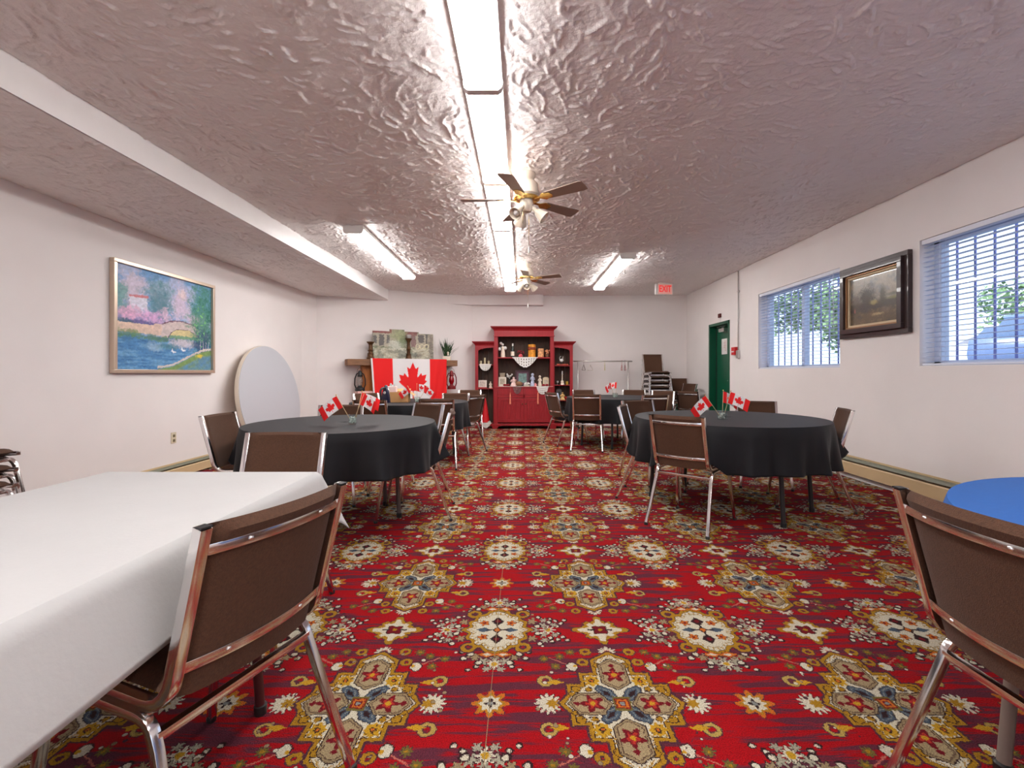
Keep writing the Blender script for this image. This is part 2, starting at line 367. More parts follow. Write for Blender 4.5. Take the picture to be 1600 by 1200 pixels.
def copy_tree(root, loc, rz, label, group=None, name=None):
    def cp(o, par):
        c = o.copy(); COL.objects.link(c); c.parent = par
        for k in children[o.name]: cp(k, c)
        return c
    children = {}
    def walk(o):
        children[o.name] = list(o.children)
        for k in o.children: walk(k)
    walk(root)
    r = cp(root, None); r.location = loc; r.rotation_euler = (0, 0, rz); r['label'] = label
    if group: r['group'] = group
    return r
def struct(name, mb, mats, parent=None, **k):
    o = mb.build(name, mats, parent, **k)
    if not parent: o['kind'] = 'structure'
    return o
def sheet(name, nu, nv, shape, paint, m, parent=None, thick=.003):
    """a painted sheet: shape(a,b)->xyz arrays, paint(a,b)->rgb array, a,b in 0..1 arrays"""
    A, B = np.meshgrid(np.linspace(0, 1, nu+1), np.linspace(0, 1, nv+1)); A = A.ravel(); B = B.ravel()
    P = np.stack(shape(A, B), 1); C = paint(A, B)
    me = bpy.data.meshes.new(name)
    fs = [(j*(nu+1)+i, j*(nu+1)+i+1, (j+1)*(nu+1)+i+1, (j+1)*(nu+1)+i) for j in range(nv) for i in range(nu)]
    me.from_pydata(P.tolist(), [], fs)
    at = me.color_attributes.new('paint', 'FLOAT_COLOR', 'POINT')
    at.data.foreach_set('color', np.concatenate([C, np.ones((len(C), 1))], 1).astype(np.float32).ravel())
    me.materials.append(m); me.polygons.foreach_set('use_smooth', [True]*len(me.polygons))
    o = bpy.data.objects.new(name, me); COL.objects.link(o)
    if parent: o.parent = parent
    if thick:
        s = o.modifiers.new('thick', 'SOLIDIFY'); s.thickness = thick; s.offset = 0
    return o
def vnoise(x, y, seed=0, octs=4):
    r = np.random.RandomState(seed); T = r.rand(64, 64); out = 0; a = 1; tot = 0
    for o in range(octs):
        xi = np.floor(x).astype(int); yi = np.floor(y).astype(int); fx = x-xi; fy = y-yi
        fx = fx*fx*(3-2*fx); fy = fy*fy*(3-2*fy); g = lambda i, j: T[(i+o*7) % 64, (j+o*13) % 64]
        out = out + a*((g(xi, yi)*(1-fx)+g(xi+1, yi)*fx)*(1-fy)+(g(xi, yi+1)*(1-fx)+g(xi+1, yi+1)*fx)*fy)
        tot += a; a *= .55; x = x*2.03; y = y*2.03
    return out/tot
def facing(fx, fy): return math.atan2(-fx, fy)
# ------------------------------------------------------------------ the room
fl = MB().box(XL-.3, XR+.3, YB-.2, 10.3, -.12, 0)
struct('floor', fl, CARPET, smooth=False)
c = MB(); pts = [(XL-.3, YB-.2), (XR+.3, YB-.2), (XR+.3, 10.3), (XL-.3, 10.3)]
c.add([(x, y, ceil_z(x)) for x, y in pts] + [(x, y, ceil_z(x)+.15) for x, y in pts], [(0, 1, 2, 3), (7, 6, 5, 4), (0, 4, 5, 1), (1, 5, 6, 2), (2, 6, 7, 3), (3, 7, 4, 0)])
def plaster(xa, xb, ya, yb, step, seed):
    """trowelled plaster: thousands of short raised strokes over slightly uneven plates"""
    nx, ny = int((xb-xa)/step)+1, int((yb-ya)/step)+1; xs = np.linspace(xa, xb, nx); ys = np.linspace(ya, yb, ny); r = np.random.RandomState(seed)
    H = np.zeros(nx*ny); dx = xs[1]-xs[0]; dy = ys[1]-ys[0]
    n = int((xb-xa)*(yb-ya)*240); cx_ = r.uniform(xa, xb, n); cy_ = r.uniform(ya, yb, n)
    th = (vnoise(cx_*.8+5, cy_*.8+5, seed+1, 2)-.5)*9 + r.normal(0, .55, n); L_ = r.gamma(2.6, .032, n)+.025; k = r.normal(0, 5.5, n); hh = r.uniform(.3, 1, n)**1.4*.0175; wd = r.uniform(.0050, .0088, n)
    T = np.linspace(-.5, .5, 26)
    s = T[None]*L_[:, None]; a = th[:, None]+k[:, None]*s
    px = cx_[:, None]+np.cumsum(np.cos(a), 1)*L_[:, None]/26; py = cy_[:, None]+np.cumsum(np.sin(a), 1)*L_[:, None]/26
    wob = r.normal(0, .0025, px.shape); px += wob; hp = hh[:, None]*(1-(2*T[None])**4)*r.uniform(.6, 1.1, px.shape)
    px, py, hp = px.ravel(), py.ravel(), hp.ravel(); w2 = np.repeat(wd, 26)
    ii = np.floor((px-xa)/dx).astype(int); jj = np.floor((py-ya)/dy).astype(int)
    for di in range(-2, 4):
        for dj in range(-2, 4):
            I = ii+di; J = jj+dj; ok = (I > 0) & (I < nx-1) & (J > 0) & (J < ny-1)
            d2 = (xa+I*dx-px)**2+(ya+J*dy-py)**2; v_ = hp*np.exp(-d2/(w2*w2))
            np.maximum.at(H, (J*nx+I)[ok], v_[ok])
    X, Y = np.meshgrid(xs, ys); X = X.ravel(); Y = Y.ravel()
    H += .010*vnoise(X*3.1+9, Y*3.1+9, seed+2, 3) + .003*vnoise(X*22, Y*22, seed+3, 2)
    H *= np.minimum(1, np.minimum(np.minimum(X-xa, xb-X), np.minimum(Y-ya, yb-Y))/.04+.25)
    J, I = np.meshgrid(np.arange(ny-1), np.arange(nx-1), indexing='ij'); q = (J*nx+I).ravel()
    return X, Y, H, np.stack([q, q+nx, q+nx+1, q+1], 1)
def plaster_mesh(name, base, xa, xb, ya, yb, step, seed, zf, mats, mi):
    X, Y, H, Q = plaster(xa, xb, ya, yb, step, seed); P = np.stack([X, Y, zf(X)-.002-H], 1)
    nb = len(base.v); allv = np.concatenate([np.array(base.v, float), P]); me = bpy.data.meshes.new(name)
    bl = [len(f) for f in base.f]; loops = np.concatenate([np.array([i for f in base.f for i in f]), (Q+nb).ravel()])
    tot = np.concatenate([np.array(bl), np.full(len(Q), 4)]); st = np.concatenate([[0], np.cumsum(tot)[:-1]])
    me.vertices.add(len(allv)); me.vertices.foreach_set('co', allv.astype(np.float32).ravel())
    me.loops.add(len(loops)); me.loops.foreach_set('vertex_index', loops.astype(np.int32))
    me.polygons.add(len(tot)); me.polygons.foreach_set('loop_start', st.astype(np.int32)); me.polygons.foreach_set('loop_total', tot.astype(np.int32))
    me.polygons.foreach_set('material_index', np.concatenate([np.array(base.mi), np.full(len(Q), mi)]).astype(np.int32))
    me.polygons.foreach_set('use_smooth', np.concatenate([np.zeros(len(bl), bool), np.ones(len(Q), bool)]))
    for m_ in mats: me.materials.append(m_)
    me.update(calc_edges=True); me.validate()
    o = bpy.data.objects.new(name, me); COL.objects.link(o); o['kind'] = 'structure'; return o
plaster_mesh('ceiling', c, -2.60, 3.56, 1.6, 9.95, .0092, 11, lambda x: ceil_z(x), [CEIL], 0)
HT = 3.0
def wall_holes(y0, y1, z0, z1, x0, x1, holes, axis='y'):
    """wall in the yz plane (thickness x0..x1) with rectangular holes (a0,a1,b0,b1)"""
    m = MB(); ys = sorted({y0, y1, *[h[0] for h in holes], *[h[1] for h in holes]})
    for a, b in zip(ys[:-1], ys[1:]):
        zs = [z0]; hh = sorted([h for h in holes if h[0] <= a and h[1] >= b], key=lambda h: h[2])
        cur = z0; segs = []
        for h in hh:
            if h[2] > cur: segs.append((cur, h[2]))
            cur = h[3]
        segs.append((cur, z1))
        for s0, s1 in segs:
            if axis == 'y': m.box(x0, x1, a, b, s0, s1)
            else: m.box(a, b, x0, x1, s0, s1)
    return m
DOOR = (7.86, 8.72, 0, 2.04)
WIN = [(5.14, 6.91, 1.19, 2.31), (2.34, 4.11, 1.19, 2.31), (-1.9, -.1, 1.19, 2.31)]
struct('wall_right', wall_holes(YB-.2, 10.2, 0, HT, XR, XR+.2, [DOOR]+WIN), WALL, smooth=False)
struct('wall_left', MB().box(XL-.2, XL, YB-.2, 7.85, 0, HT), WALL, smooth=False)
m = MB().prism([(-3.75, 7.85), (-3.68, 8.27), (-3.9, 8.35), (-3.95, 7.85)], 0, HT)
m.prism([(-3.68, 8.27), (-1.04, 9.72), (-1.14, 9.9), (-3.9, 8.4)], 0, HT)
struct('wall_corner', m, WALL, smooth=False)
struct('wall_far', MB().prism([(-1.04, 9.72), (3.60, 9.92), (3.60, 10.15), (-1.14, 9.92)], 0, HT), WALL, smooth=False)
struct('wall_back', wall_holes(XL-.2, XR+.2, 0, HT, YB-.2, YB, [(-2.9, -.6, .95, 2.3)], 'x'), WALL, smooth=False)
# the lowered soffit along the left wall, the bulkhead over the hutch
s = MB(); x0, x1, y0, y1 = XL-.02, XB, YB-.02, 8.95; zt = HT-.05
fy = lambda x: 8.27+(x+3.68)*1.45/2.64
s.add([(x0, y0, ZS), (x1, y0, ZS), (x1, fy(x1)+.05, ZS), (x0, 8.4, ZS), (x0, y0, zt), (x1, y0, zt), (x1, fy(x1)+.05, zt), (x0, 8.4, zt)],
      [(0, 1, 2, 3)], 1)
s.f += [(4, 5, 6, 7), (0, 4, 5, 1), (1, 5, 6, 2), (2, 6, 7, 3), (3, 7, 4, 0)]; s.mi += [0]*5
plaster_mesh('trim_1', s, -3.76, -2.575, 1.3, 8.9, .011, 23, lambda x: ZS+0*x, [SMOOTH, CEIL], 1)
struct('trim_2', MB().prism([(-1.5, 9.44), (-1.12, 9.60), (.45, 9.62), (.45, 9.83), (-1.0, 9.76)], 2.555, 2.79), WALL, smooth=False)

# ---- windows: frame, sliding sash, glass, security bars; then the blinds
def window(n, w):
    y0, y1, z0, z1 = w; X = XR+.15
    r = bpy.data.objects.new('window_%d' % n, None); COL.objects.link(r); r['kind'] = 'structure'
    fm = MB()
    for a in ((y0, y0+.07, z0, z1), (y1-.07, y1, z0, z1), (y0, y1, z0, z0+.05), (y0, y1, z1-.05, z1), ((y0+y1)/2-.03, (y0+y1)/2+.03, z0, z1)):
        fm.box(X-.02, X+.05, *a)
    fm.build('window_frame', mat('window_vinyl', lin((190, 198, 215)), .4), r, smooth=False, bevel=.004)
    for a, b in ((y0+.07, (y0+y1)/2-.03), ((y0+y1)/2+.03, y1-.07)):
        MB().box(X+.01, X+.016, a, b, z0+.05, z1-.05).build('pane', PANE, r, smooth=False)
    k = 11
    for i in range(k):
        y = y0+.08+(y1-y0-.16)*i/(k-1)
        MB().tube([(X+.11, y, z0-.02), (X+.11, y, z1+.02)], .0065, square=True).build('security_bar', mat('bar_paint', lin((120, 126, 190)), .5), r)
    MB().box(XR+.005, XR+.13, y0, y1, z0-.012, z0+.004).build('window_sill', SMOOTH, r, smooth=False)
    return r
for i, w in enumerate(WIN): window(i+1, w)
r = bpy.data.objects.new('window_4', None); COL.objects.link(r); r['kind'] = 'structure'
fm = MB()
for a in ((-2.9, -2.82, .95, 2.3), (-.68, -.6, .95, 2.3), (-2.9, -.6, .95, 1.02), (-2.9, -.6, 2.23, 2.3), (-1.78, -1.72, .95, 2.3)): fm.box(a[0], a[1], YB-.14, YB-.06, a[2], a[3])
fm.build('window_frame', MATS['window_vinyl'], r, smooth=False)
def blind(w, label):
    y0, y1, z0, z1 = w; r = thing('window_blind', label, 'blind', (XR+.035, (y0+y1)/2, z1), 0, 'white slatted window blinds')
    L_ = (y1-y0)/2-.012
    MB().box(-.028, .028, -L_, L_, -.045, -.003).build('headrail', SLAT, r, smooth=False, bevel=.003)
    me = MB().grid(lambda a, b: ((a-.5)*.048, (b-.5)*2*L_, (.25-(a-.5)**2)*.012 - (a-.5)*.003), 4, 1).mesh('slat', SLAT)
    n = 25; H = z1-z0
    for i in range(n):
        o = bpy.data.objects.new('slat', me); COL.objects.link(o); o.parent = r; o.location = (0, 0, -.075-(H-.115)*i/(n-1))
    MB().box(-.022, .022, -L_, L_, -H+.008, -H+.024).build('bottom_rail', SLAT, r, smooth=False, bevel=.003)
    for f in (-.8, 0, .8):
        m = MB()
        for dx in (-.026, .026): m.tube([(dx, f*L_, -.04), (dx, f*L_, -H+.02)], .0016, n=4)
        m.build('ladder_cord', SLAT, r)
    MB().tube([(-.034, -L_+.1, -.03), (-.034, -L_+.1, -.62)], .004, n=6).build('tilt_wand', SLAT, r)
    return r
blind(WIN[0], 'white slatted blind on the window between the green door and the brown painting')
blind(WIN[1], 'white slatted blind on the window at the right edge beside the brown painting')

# ---- door in the right wall
d = bpy.data.objects.new('door_1', None); COL.objects.link(d); d['kind'] = 'structure'
y0, y1, _, z1 = DOOR; m = MB()
m.box(XR-.012, XR+.19, y1-.05, y1, 0, z1); m.box(XR-.012, XR+.19, y0, y0+.05, 0, z1); m.box(XR-.012, XR+.19, y0, y1, z1-.05, z1)
m.build('door_frame', GREEN, d, smooth=False, bevel=.004)
MB().box(XR+.11, XR+.155, y0+.052, y1-.052, .01, z1-.052).build('door_leaf', GREEN, d, smooth=False, bevel=.004)
MB().box(XR+.105, XR+.12, y1-.09, y1-.055, .01, z1-.06).build('gap_shade_strip', BLACKP, d, smooth=False)  # solid black strip standing in for the shade in the jamb gap
m = MB().box(XR+.03, XR+.11, y0+.30, y0+.52, z1-.17, z1-.11); m.tube([(XR+.05, y0+.41, z1-.10), (XR+.0, y0+.18, z1-.08), (XR+.05, y0+.62, z1-.065)], .010, square=True)
m.build('door_closer', DULLCH, d, bevel=.003)
m = MB().lathe([(.028, 0), (.028, .02), (.012, .025), (.012, .05), (.028, .055), (.03, .075), (.012, .09)], (XR+.11, y0+.12, 1.0), axis=(-1, 0, 0)); m.build('door_handle', DULLCH, d)
tag(MB().box(XR+.1065, XR+.1095, 8.20, 8.42, 1.47, 1.75).build('notice', mat('paper', (.75, .73, .7), .8), smooth=False), 'white paper notice taped to the green door', 'notice')
m = MB(); rr = random.Random(3)
for k in range(7):
    m.box(XR+.1058, XR+.1066, 8.24, 8.28+rr.random()*.09, 1.70-k*.028, 1.708-k*.028)
m.build('notice_line', mat('notice_ink', lin((190, 120, 120)), .8), bpy.data.objects['notice'], smooth=False)
tag(MB().box(XR-.05, XR-.002, 7.56, 7.70, 1.43, 1.56).build('fire_alarm', RED, smooth=False, bevel=.006), 'red fire alarm pull box on the wall right of the green door', 'fire alarm')
fa = bpy.data.objects['fire_alarm']
MB().box(XR-.058, XR-.05, 7.59, 7.67, 1.475, 1.495).build('pull_handle', WHITEP, fa, smooth=False)
tag(MB().box(XR-.03, XR-.002, 8.18, 8.27, 2.12, 2.19).build('alarm_sensor', mat('maroon', lin((96, 30, 30)), .5), smooth=False, bevel=.004), 'small dark red sensor on the wall above the green door', 'sensor')
MB().tube([(XR-.012, 8.2, 2.12), (XR-.012, 8.2, 2.04)], .003, n=5).build('wire', WHITEP, bpy.data.objects['alarm_sensor'])
t = tag(MB().tube([(XR-.018, 7.52, ceil_z(XR)), (XR-.018, 7.52, 1.42)], .0075).build('conduit', DULLCH), 'thin grey metal conduit running down the right wall to the alarm box', 'conduit')
MB().box(XR-.04, XR-.001, 7.485, 7.555, 1.37, 1.50).build('junction_box', DULLCH, t, smooth=False, bevel=.004)
MB().box(XR-.026, XR-.001, 7.49, 7.55, 2.45, 2.475).build('strap', DULLCH, t, smooth=False)

# ---- baseboard heaters
def heater(side, y0, y1, zt, zb, label):
    X = XR if side > 0 else XL; s_ = -side
    r = thing('baseboard_heater', label, 'heater', (X, (y0+y1)/2, 0), 0); L_ = (y1-y0)/2; H = zt-zb
    P = lambda a, b: tuple(sorted((a*s_, b*s_)))
    MB().box(*P(.001, .008), -L_, L_, zb, zt+.012).build('back_plate', CREAMM, r, smooth=False)
    MB().slab([(0, 0)]*0 or [(s_*.068, zb), (s_*.074, zb), (s_*.074, zb+H*.66), (s_*.066, zb+H*.72), (s_*.060, zb+H*.72), (s_*.066, zb+H*.64)], -L_, L_).build('front_cover', CREAMM, r, smooth=False)
    MB().slab([(s_*.012, zt-.004), (s_*.040, zt-.012), (s_*.052, zb+H*.80), (s_*.046, zb+H*.80), (s_*.036, zt-.022), (s_*.012, zt-.012)], -L_, L_).build('damper_flap', mat('grey_enamel', lin((120, 122, 104)), .45), r, smooth=False)
    m = MB().tube([(s_*.036, -L_, zb+H*.4), (s_*.036, L_, zb+H*.4)], .011)
    for k in range(int(L_*2/.04)): m.box(*P(.014, .058), -L_+k*.04, -L_+k*.04+.002, zb+H*.12, zb+H*.62)
    m.build('heating_fins', BLACKP, r, smooth=False)
    for e in (-1, 1): MB().box(*P(.001, .078), *sorted((e*L_, e*(L_+.03))), 0, zt).build('end_cap', CREAMM, r, smooth=False, bevel=.003)
    return r
heater(1, .4, 7.3, .232, .068, 'long cream baseboard heater along the right wall under the windows')
heater(-1, 2.6, 5.5, .150, .02, 'low cream baseboard heater along the left wall below the outlet')
o = tag(MB().box(XL+.001, XL+.008, 4.925, 4.995, .376, .492).build('wall_outlet', mat('ivory', lin((214, 204, 178)), .5), smooth=False, bevel=.002), 'ivory electrical outlet on the left wall under the bridge painting', 'outlet')
for dz in (.405, .455):
    MB().box(XL+.008, XL+.011, 4.945, 4.975, dz-.014, dz+.014).build('socket', mat('dark_ivory', lin((120, 110, 84)), .5), o, smooth=False)

# ------------------------------------------------------------------ ceiling lights
GL = {}
def light_fixture(x, y0, y1, label, group, bare=False):
    zc = ceil_z(x); h = .09; w = .105; L_ = (y1-y0)/2
    r = thing('ceiling_light', label, 'light', (x, (y0+y1)/2, zc), 0, group)
    key = (round(L_, 3), bare)
    if key not in GL:
        me1 = MB().box(-w*1.02, w*1.02, -L_+.012, L_-.012, -.046, -.002).mesh('housing', WHITEM, smooth=False)
        pr = [(-w*.86, -.044), (-w*.86, -.068), (-w*.80, -.083), (-w*.68, -h), (w*.68, -h), (w*.80, -.083), (w*.86, -.068), (w*.86, -.044)]
        me2 = MB().slab(pr, -L_+.014, L_-.014).mesh('diffuser', DIFF, smooth=False)
        me3 = MB().slab([(-w*1.03, -.002), (-w*1.03, -.062), (-w*.97, -.086), (-w*.80, -h-.010), (w*.80, -h-.010), (w*.97, -.086), (w*1.05, -.062), (w*1.05, -.002)], -.011, .011).mesh('end_cap', WHITEM, smooth=False)
        tb = MB().tube([(0, -L_+.03, 0), (0, L_-.03, 0)], .019, n=12).mesh('tube_lamp', DIFF)
        GL[key] = (me1, me2, me3, tb)
    me1, me2, me3, tb = GL[key]
    def pt(nm, me, loc=(0, 0, 0)):
        o = bpy.data.objects.new(nm, me); COL.objects.link(o); o.parent = r; o.location = loc; return o
    pt('housing', me1)
    if bare:
        pt('tube_lamp', tb, (-.058, 0, -.075)); pt('tube_lamp', tb, (.058, 0, -.075))
    else: pt('diffuser', me2)
    pt('end_cap', me3, (0, -L_+.011, 0)); pt('end_cap', me3, (0, L_-.011, 0))
    return r
names = ['farthest lit ceiling light of the long central row, nearest the hutch', 'second ceiling light from the hutch in the long central row', 'third ceiling light from the hutch in the long central row',
         'ceiling light of the central row crossed by the near fan blades', 'ceiling light of the central row just before the near fan', 'long bright ceiling light of the central row at the top edge of view']
for k in range(9):
    y1 = 8.75-k*1.243
    light_fixture(-.212, y1-1.243, y1, names[k] if k < 6 else '%s ceiling light of the central row behind the viewpoint' % ('', '', '', '', '', '', 'first', 'second', 'third')[k], 'lights of the central ceiling row')
light_fixture(-1.84, 5.02, 6.27, 'nearer ceiling light of the short pair on the left by the soffit', 'short left pair of ceiling lights')
light_fixture(-1.84, 6.275, 7.52, 'farther ceiling light of the short pair on the left by the soffit', 'short left pair of ceiling lights')
light_fixture(1.46, 6.31, 7.5, 'nearer ceiling light of the short pair on the right', 'short right pair of ceiling lights')
light_fixture(1.46, 7.51, 8.70, 'farther ceiling light of the right pair with bare twin tubes', 'short right pair of ceiling lights', bare=True)
for x_, y_ in ((-1.84, -1.6), (1.6, -1.6), (1.6, -.35)):
    light_fixture(x_, y_, y_+1.243, 'ceiling light behind the viewpoint at the %s' % ('left' if x_ < 0 else 'right, ' + ('rear' if y_ < -1 else 'front')), 'lights behind the viewpoint')

# ------------------------------------------------------------------ ceiling fans
def fan(x, y, rot, label, n_spots=3):
    zc = ceil_z(x); r = thing('ceiling_fan', label, 'fan', (x, y, zc), 0, 'white ceiling fans'); zb = -.235
    MB().lathe([(.0, 0), (.072, -.001), (.074, -.035), (.060, -.055), (.055, -.075), (0.0, -.075)], n=24).build('canopy', CREAM, r)
    MB().lathe([(.0, -.075), (.075, -.078), (.095, -.10), (.098, -.15), (.105, -.165), (.105, -.19), (.085, -.21), (.0, -.212)], n=28).build('motor_housing', CREAM, r)
    MB().lathe([(.087, -.206), (.110, -.212), (.110, -.222), (.085, -.228)], n=28).build('brass_ring', BRASS, r)
    blade = MB(); n = 8
    pts = [(.19, -.045), (.50, -.062), (.535, -.055), (.54, 0), (.535, .055), (.50, .062), (.19, .045), (.175, 0)]
    blade.prism(pts, -.003, .003); me = blade.mesh('blade', TAUPE, smooth=False, bevel=.0015)
    arm = MB().prism([(.08, -.012), (.13, -.014), (.17, -.045), (.235, -.03), (.25, 0), (.235, .03), (.17, .045), (.13, .014), (.08, .012)], -.008, -.0035)
    ame = arm.mesh('blade_arm', BRASS, smooth=False, bevel=.001)
    for k in range(5):
        a = rot + k*2*PI/5
        b_ = bpy.data.objects.new('blade', me); COL.objects.link(b_); b_.parent = r; b_.location = (0, 0, zb+.005); b_.rotation_euler = (-.20, 0, a)
        c_ = bpy.data.objects.new('blade_arm', ame); COL.objects.link(c_); c_.parent = b_
    MB().lathe([(0, -.22), (.05, -.22), (.055, -.25), (.052, -.30), (.035, -.325), (0, -.33)], n=20).build('light_kit_body', CREAM, r)
    for k in range(n_spots):
        a = rot + .9 + k*2*PI/n_spots; d = Vector((math.cos(a)*.75, math.sin(a)*.75, -.66))
        st = Vector((math.cos(a)*.04, math.sin(a)*.04, -.285))
        sp = MB().lathe([(.0, 0), (.016, .0), (.018, .05), (.030, .065), (.040, .10), (.055, .145), (.050, .146), (.034, .10), (.0, .085)], st, n=18, axis=d).build('spotlight_shade', CREAM, r)
        MB().ball(st+d*.12, .026, 12, 8).build('bulb', mat('frosted_bulb', (.75, .73, .7), .3), sp)
    m = MB().tube([(.02, .01, -.33), (.02, .01, -.60)], .0016, n=4)
    m.build('pull_chain', BRASS, r); MB().lathe([(0, -.66), (.009, -.655), (.007, -.62), (.003, -.60), (0, -.60)], (.02, .01, 0), n=10).build('chain_knob', WHITEP, r)
    MB().tube([(-.03, -.01, -.32), (-.03, -.01, -.42)], .0016, n=4).build('pull_chain', BRASS, r)
    return r
fan(.040, 3.78, PI, 'near white ceiling fan with taupe blades and brass arms')
fan(.075, 6.9, math.radians(-22), 'far white ceiling fan above the hutch end of the room')

# ------------------------------------------------------------------ exit sign
X0 = 2.62; Y0 = 8.5; zt = ceil_z(X0)
r = thing('exit_sign', 'white box exit sign with glowing red letters hanging from the ceiling', 'sign', (X0, Y0, zt), math.radians(8))
MB().box(-.09, .09, -.03, .03, -.03, 0).build('mount', WHITEP, r, smooth=False, bevel=.003)
MB().box(-.165, .165, -.035, .035, -.235, -.03).build('case', WHITEP, r, smooth=False, bevel=.012)
MB().box(-.125, .145, -.040, -.035, -.225, -.045).build('face_panel', EXITPALE, r, smooth=False)
def text_obj(s, size, m, parent, loc, rot, sx=1, ext=.002, name='lettering'):
    cu = bpy.data.curves.new('t', 'FONT'); cu.body = s; cu.size = size; cu.extrude = ext; cu.align_x = 'CENTER'; cu.align_y = 'CENTER'; cu.offset = .0025
    o = bpy.data.objects.new('t', cu); COL.objects.link(o)
    dg = bpy.context.evaluated_depsgraph_get(); me = bpy.data.meshes.new_from_object(o.evaluated_get(dg)); bpy.data.objects.remove(o)
    me.materials.clear(); me.materials.append(m)
    q = bpy.data.objects.new(name, me); COL.objects.link(q); q.parent = parent; q.location = loc; q.rotation_euler = rot; q.scale = (sx, 1, 1); return q
text_obj('EXIT', .17, EXITRED, r, (.01, -.042, -.135), (PI/2, 0, 0), .68)

# ------------------------------------------------------------------ chairs
def arc(p0, p1, p2, n=5):
    p0, p1, p2 = map(Vector, (p0, p1, p2)); return [p0*(1-t)**2 + p1*2*t*(1-t) + p2*t*t for t in [i/n for i in range(n+1)]]
BT, BH = -.300, .82      # back top: y and height
def back_pt(a, t):       # a -1..1 across, t 0 bottom..1 top: centre surface of the back rest
    y = -.205 + (BT+.205)*((.44 if t < 0 else .44)*0 + t); z = .475 + (BH-.475)*t
    return Vector((a*.181, y - .032*(1-a*a)*(1-.15*t), z))
def make_chair():
    r = thing('stacking_chair', '', 'chair', (0, 0, 0))
    def seatf(a, b, top):
        x = (a-.5)*.362; y = -.195 + b*.425; e = min(1, min(a, 1-a)*9)*min(1, min(b, 1-b)*9); e = e**.4
        sag = -.010*math.sin(PI*b)*(1-(2*a-1)**2)+.008*b
        return (x, y, (.452 + .026*e + sag) if top else (.452 - .016*e + sag))
    m = MB().grid(lambda a, b: seatf(a, b, True), 14, 14).grid(lambda a, b: seatf(a, b, False), 14, 14)
    m.build('seat', FABRIC, r, weld=True)
    def bk(a, t, front):
        p = back_pt((a-.5)*2, t*1.09-.07); e = min(1, min(a, 1-a)*14)**.5
        th = (.011 + .008*max(0, (t-.88)/.12)**.5)*e*(1 if t < .985 else .0)
        if t >= .985: th = 0
        n = Vector((0, .96, .28)); return tuple(p + n*(th if front else -th))
    m = MB().grid(lambda a, b: bk(a, b, True), 14, 22).grid(lambda a, b: bk(a, b, False), 14, 22)
    m.build('backrest', FABRIC, r, weld=True)
    for t in (.865, .13):
        s_ = MB(); n = 14; vs = []
        for i in range(n+1):
            a = -1+2*i/n; p = back_pt(a*1.0, t)
            for dz, dy in ((.011, -.012), (.011, -.017), (-.011, -.017), (-.011, -.012)):
                vs.append(p + Vector((0, dy, dz)))
        fs = [(i*4+k, i*4+(k+1) % 4, (i+1)*4+(k+1) % 4, (i+1)*4+k) for i in range(n) for k in range(4)] + [(3, 2, 1, 0), (n*4, n*4+1, n*4+2, n*4+3)]
        st = s_.add(vs, fs).build('trim_strip', CHROME, r, bevel=.0015)
        for a in (-.55, .55):
            MB().ball(back_pt(a, t)+Vector((0, -.018, 0)), .006, 8, 6, (1, .5, 1)).build('rivet', CHROME, st)
    for sx in (-1, 1):
        x = sx*.193
        pth = [(x, BT-.006, BH+.004), (x, -.225, .525)] + arc((x, -.222, .51), (x, -.205, .434), (x, -.13, .436)) + [(x, .10, .440), (x, .215, .446)]
        MB().tube(pth, .0125, square=True).build('back_frame', CHROME, r, bevel=.002)
        MB().box(x-.0122, x+.0122, BT-.018, BT+.006, BH+.003, BH+.0065).build('end_plug', BLACKP, r, smooth=False)
        x0, x1 = sx*.203, sx*.227
        pth = [(x1, -.315, 0.006), (x0, -.185, .355)] + arc((x0, -.175, .380), (x0, -.165, .412), (x0, -.125, .414)) + arc((x0, .10, .418), (x0, .165, .418), (x0, .185, .37)) + [(x1, .245, .006)]
        MB().tube(pth, .0105, square=True).build('leg_frame', CHROME, r, bevel=.002)
        for yy in (-.315, .245): MB().lathe([(.014, 0), (.015, .012), (.012, .02), (0, .02)], (x1, yy, 0), n=10).build('rubber_foot', BLACKP, r)
    MB().tube([(-.201, -.178, .378), (.201, -.178, .378)], .0095, square=True).build('stretcher', CHROME, r, bevel=.0015)
    MB().tube([(-.201, .150, .405), (.201, .150, .405)], .0095, square=True).build('stretcher', CHROME, r, bevel=.0015)
    return r
chair0 = make_chair(); used = [False]
def chair(bx, by, fx, fy, label, group, z=0):
    """bx,by: where the middle of the back's top edge stands; fx,fy: way it faces"""
    n = math.hypot(fx, fy); fx /= n; fy /= n; loc = (bx + .31*fx, by + .31*fy, z); rz = facing(fx, fy)
    if not used[0]:
        used[0] = True; chair0.location = loc; chair0.rotation_euler = (0, 0, rz); chair0['label'] = label; chair0['group'] = group; return chair0
    return copy_tree(chair0, loc, rz, label, group)
g1 = 'chairs at the round table on the right'; g2 = 'chairs at the round table on the left'; g3 = 'chairs at the far left table'; g4 = 'chairs at the far right table'
chair(-.563, 1.095, -.94, .34, 'large brown chair in the left foreground pushed against the white tablecloth', 'foreground chairs')
chair(1.005, 1.035, 1, .0, 'large brown chair in the right foreground at the blue table', 'foreground chairs')
chair(-1.2, 2.36, .0, -1, 'brown chair at the far end of the white table, back top showing above it', 'foreground chairs')
chair(1.10, 3.29, .67, .74, 'brown chair seen from behind in front of the right black table', g1)
chair(.95, 4.37, .92, -.38, 'brown chair seen side on at the left end of the right black table', g1)
chair(1.29, 5.15, .34, -.94, 'brown chair beyond the left rim of the right black table', g1)
chair(2.54, 5.0, -.3, -.95, 'brown chair behind the right black table beneath its flags', g1)
chair(2.75, 3.91, -.94, .33, 'brown chair leaning outward at the right end of the right black table', g1)
chair(-2.26, 3.43, 1, .02, 'brown chair beside the left wall at the left black table', g2)
chair(-1.72, 4.4, .15, -1, 'brown chair directly behind the flags of the left black table', g2)
